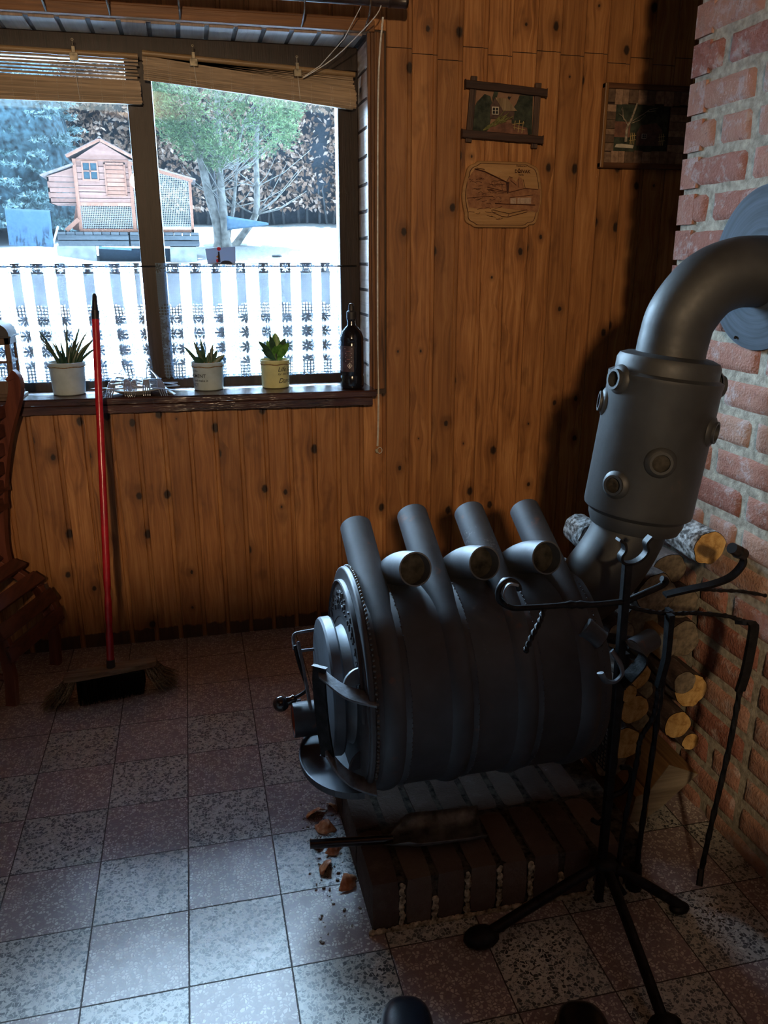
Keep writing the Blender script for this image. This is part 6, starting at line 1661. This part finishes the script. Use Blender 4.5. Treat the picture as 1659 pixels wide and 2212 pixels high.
for q in range(14):
    x = rr.uniform(.25, .35); y = rr.uniform(-1.0, -.90); a = rr.uniform(0, PI); L = rr.uniform(.01, .03)
    m.add(tube([(x, y, .002), (x + L * math.cos(a), y + L * math.sin(a), .003)], .0006, 4))
deb = m.build('wood_crumbs', colmix('wood_crumb', (.03, .02, .015), (.3, .25, .2), 200), None, smooth=0); tag(deb, 'scattered wood crumbs and splinters along the plinth edge', 'crumbs', kind='stuff')

# ================================================================ tips of two black shoes
LEA = plain('black_leather', (.007, .008, .012), .22, 0, .7, .2, 90, .15); SOLE = plain('rubber_sole', (.006, .006, .006), .7)
def shoe(tx, ty, yaw_, label):
    """toe tip at (tx, ty) pointing along yaw_ ; the rest runs back out of the picture"""
    root = empty('shoe', (tx, ty - .13, 0), label, 'shoe', 'pair of black shoes')
    d = Vector((math.cos(yaw_), math.sin(yaw_), 0)); s = Vector((d.y, -d.x, 0)); V = []; F = []; n_ = 22
    st_ = [(0.0, .004, .018, .030), (.004, .020, .014, .040), (.014, .034, .012, .050), (.035, .044, .012, .058), (.065, .049, .012, .064), (.10, .049, .012, .074), (.14, .044, .012, .092), (.18, .040, .012, .105), (.23, .038, .012, .112), (.27, .034, .012, .112), (.285, .015, .014, .10)]
    for (b, w_, z0_, z1_) in st_:
        c = Vector((tx, ty, 0)) - d * b
        for k in range(n_):
            a = 2 * PI * k / n_; ca, sa = math.cos(a), math.sin(a)
            p = c + s * w_ * (abs(ca) ** .8) * (1 if ca > 0 else -1); zc = (z0_ + z1_) / 2; hh = (z1_ - z0_) / 2
            V.append((p.x, p.y, zc + hh * (abs(sa) ** .85) * (1 if sa > 0 else -1)))
    for j in range(len(st_) - 1):
        for k in range(n_): F.append((j * n_ + k, j * n_ + (k + 1) % n_, (j + 1) * n_ + (k + 1) % n_, (j + 1) * n_ + k))
    F.append(tuple(range(n_ - 1, -1, -1))); F.append(tuple(range((len(st_) - 1) * n_, len(st_) * n_)))
    m = M(); m.add((V, F)); m.build('upper', LEA, root, smooth=70, subsurf=1)
    pts = []
    for (b, w_, _, _) in st_: pts.append((b, w_ + .002))
    poly = [Vector((tx, ty, 0)) - d * (b - .003) + s * w_ for b, w_ in pts] + [Vector((tx, ty, 0)) - d * (b - .003) - s * w_ for b, w_ in reversed(pts)]
    m = M(); m.add(prism([(p.x, p.y) for p in poly], .013, (1, 0, 0), (0, 1, 0), (0, 0, 0))); m.build('sole', SOLE, root, smooth=0, bevel=.002)
shoe(.395, -1.545, math.radians(78), 'shiny black shoe tip on the pale tile below the plinth, left of the pair')
shoe(.705, -1.628, math.radians(72), 'black shoe tip in the dark at the bottom, right of the pair')
# ================================================================ light
world = bpy.data.worlds.new('sky'); SC.world = world; world.use_nodes = True
wt = world.node_tree; wt.nodes.clear()
bg = wt.nodes.new('ShaderNodeBackground'); wo = wt.nodes.new('ShaderNodeOutputWorld'); wt.links.new(bg.outputs[0], wo.inputs[0])
bg.inputs[0].default_value = (.53, .77, 1.0, 1); tc_ = wt.nodes.new('ShaderNodeTexCoord'); dp = wt.nodes.new('ShaderNodeVectorMath'); dp.operation = 'DOT_PRODUCT'; dp.inputs[1].default_value = (0, .62, .785)
wt.links.new(tc_.outputs['Generated'], dp.inputs[0])
mr = wt.nodes.new('ShaderNodeMapRange'); mr.interpolation_type = 'SMOOTHSTEP'; mr.inputs[1].default_value = .1; mr.inputs[2].default_value = .98; mr.inputs[3].default_value = SKY_LO; mr.inputs[4].default_value = SKY_HI
wt.links.new(dp.outputs['Value'], mr.inputs[0]); wt.links.new(mr.outputs[0], bg.inputs[1])
for nm, loc, rot, sx, sy in (('window_portal', (-.02, .44, 1.45), (math.radians(-90), 0, 0), 1.36, 1.0),):
    L = bpy.data.lights.new(nm, 'AREA'); L.shape = 'RECTANGLE'; L.size = sx; L.size_y = sy; L.cycles.is_portal = True
    o = bpy.data.objects.new(nm, L); COL.objects.link(o); o.location = loc; o.rotation_euler = rot
# wall lamp behind the camera with a frosted shade and pull cord; it is mirrored in the window pane
SHADE = plain('lamp_shade_metal', (.3, .2, .08), .4, .6)
lamp = empty('wall_lamp', (-.35, -4.60, 2.0), 'warm two-armed lamp with a pull cord, mirrored in the window pane', 'lamp')
for k, x in enumerate((-.46, -.25)):
    sh = M().add(lathe([(.020, .02), (.050, .0), (.075, -.02)], (x, -4.44, 2.12), (0, 0, 1), 24, close=False)).build('lamp_shade', SHADE, lamp, smooth=60)
    M().add(tube(smooth_path([(-.355, -4.98, 2.10), ((x - .355) / 2, -4.75, 2.14), (x, -4.44, 2.17), (x, -4.44, 2.13)], 4), .006, 8)).build('lamp_arm', STEEL_BLK, lamp, smooth=50)
M().add(lathe([(.05, 0), (.05, .015), (.02, .03)], (-.355, -5.045, 2.10), (0, 1, 0), 20)).build('back_plate', STEEL_BLK, lamp, smooth=50)
M().add(tube([(-.42, -4.44, 1.93), (-.417, -4.44, 1.72)], .003, 6)).build('pull_cord', plain('white_cord', (.7, .7, .65), .7), lamp, smooth=50)
def point(nm, loc, e, col, r=.05, aim=(.9, .167, 1.75)):
    L = bpy.data.lights.new(nm, 'SPOT'); L.spot_size = math.radians(100); L.spot_blend = 1.0; L.energy = e; L.color = col; L.shadow_soft_size = r
    o = bpy.data.objects.new(nm, L); COL.objects.link(o); o.location = loc; o.rotation_euler = (Vector(aim) - Vector(loc)).to_track_quat('-Z', 'Y').to_euler(); return o
point('lamp_bulb_light', (-.25, -4.44, 2.0), LAMP, (1.0, .70, .42), .07)
# high-backed bench added unseen behind the camera to keep lamp light off the hearth
bn = empty('high_backed_blocker', (-.40, -3.05, 0), 'unseen dark wooden high-backed bench behind the hearth place', 'blocker')
m = M(); m.add(bb(-1.2, .38, -2.99, -2.96, .08, 1.43)); m.build('blocker_back', W_CHAIR, bn, smooth=0, bevel=.004)
m = M(); m.add(bb(-1.2, .38, -3.42, -3.0, .42, .45)); m.build('blocker_seat', W_CHAIR, bn, smooth=0, bevel=.004)
m = M(); m.add(bb(.40, 1.26, -3.42, -2.96, 1.04, 1.08)); m.add(bb(.40, 1.26, -2.99, -2.96, .0, 1.04)); m.add(bb(.40, 1.26, -3.42, -3.39, .0, 1.04)); thing(m, 'side_baffle', W_CHAIR, 'unseen dark wooden side cabinet standing beside the high-backed bench', 'baffle', smooth=0)  # unseen box added to block lamp light from the right-hand floor
for x in (-1.2, .35): m = M(); m.add(bb(x, x + .03, -3.42, -2.94, 0, 1.0)); m.build('blocker_side', W_CHAIR, bn, smooth=0, bevel=.004)

# ================================================================ camera
cam = bpy.data.cameras.new('camera'); co = bpy.data.objects.new('camera', cam); COL.objects.link(co)
cam.sensor_fit = 'HORIZONTAL'; cam.sensor_width = 36; cam.lens = 1755 / 1659 * 36
yaw, pitch, roll = math.radians(13.158), math.radians(17.25), math.radians(-.104)
F_ = Vector((math.sin(yaw) * math.cos(pitch), math.cos(yaw) * math.cos(pitch), -math.sin(pitch)))
R_ = Vector((math.cos(yaw), -math.sin(yaw), 0)); U_ = R_.cross(F_)
R2 = R_ * math.cos(roll) + U_ * math.sin(roll); U2 = -R_ * math.sin(roll) + U_ * math.cos(roll)
mt = Matrix((R2, U2, -F_)).transposed().to_4x4(); mt.translation = Vector((.08898, -2.6872, 1.3474))
co.matrix_world = mt; cam.clip_end = 100; cam.clip_start = .02
SC.camera = co
SC.view_settings.view_transform = 'Standard'; SC.view_settings.look = 'None'; SC.view_settings.gamma = 1; SC.view_settings.use_curve_mapping = False
SC.view_settings.exposure = EXPO
SC.cycles.max_bounces = 6; SC.cycles.diffuse_bounces = 3; SC.cycles.transparent_max_bounces = 16; SC.cycles.use_adaptive_sampling = True; SC.cycles.adaptive_threshold = .035; SC.cycles.sample_clamp_indirect = 6
SC.cycles.use_denoising = True
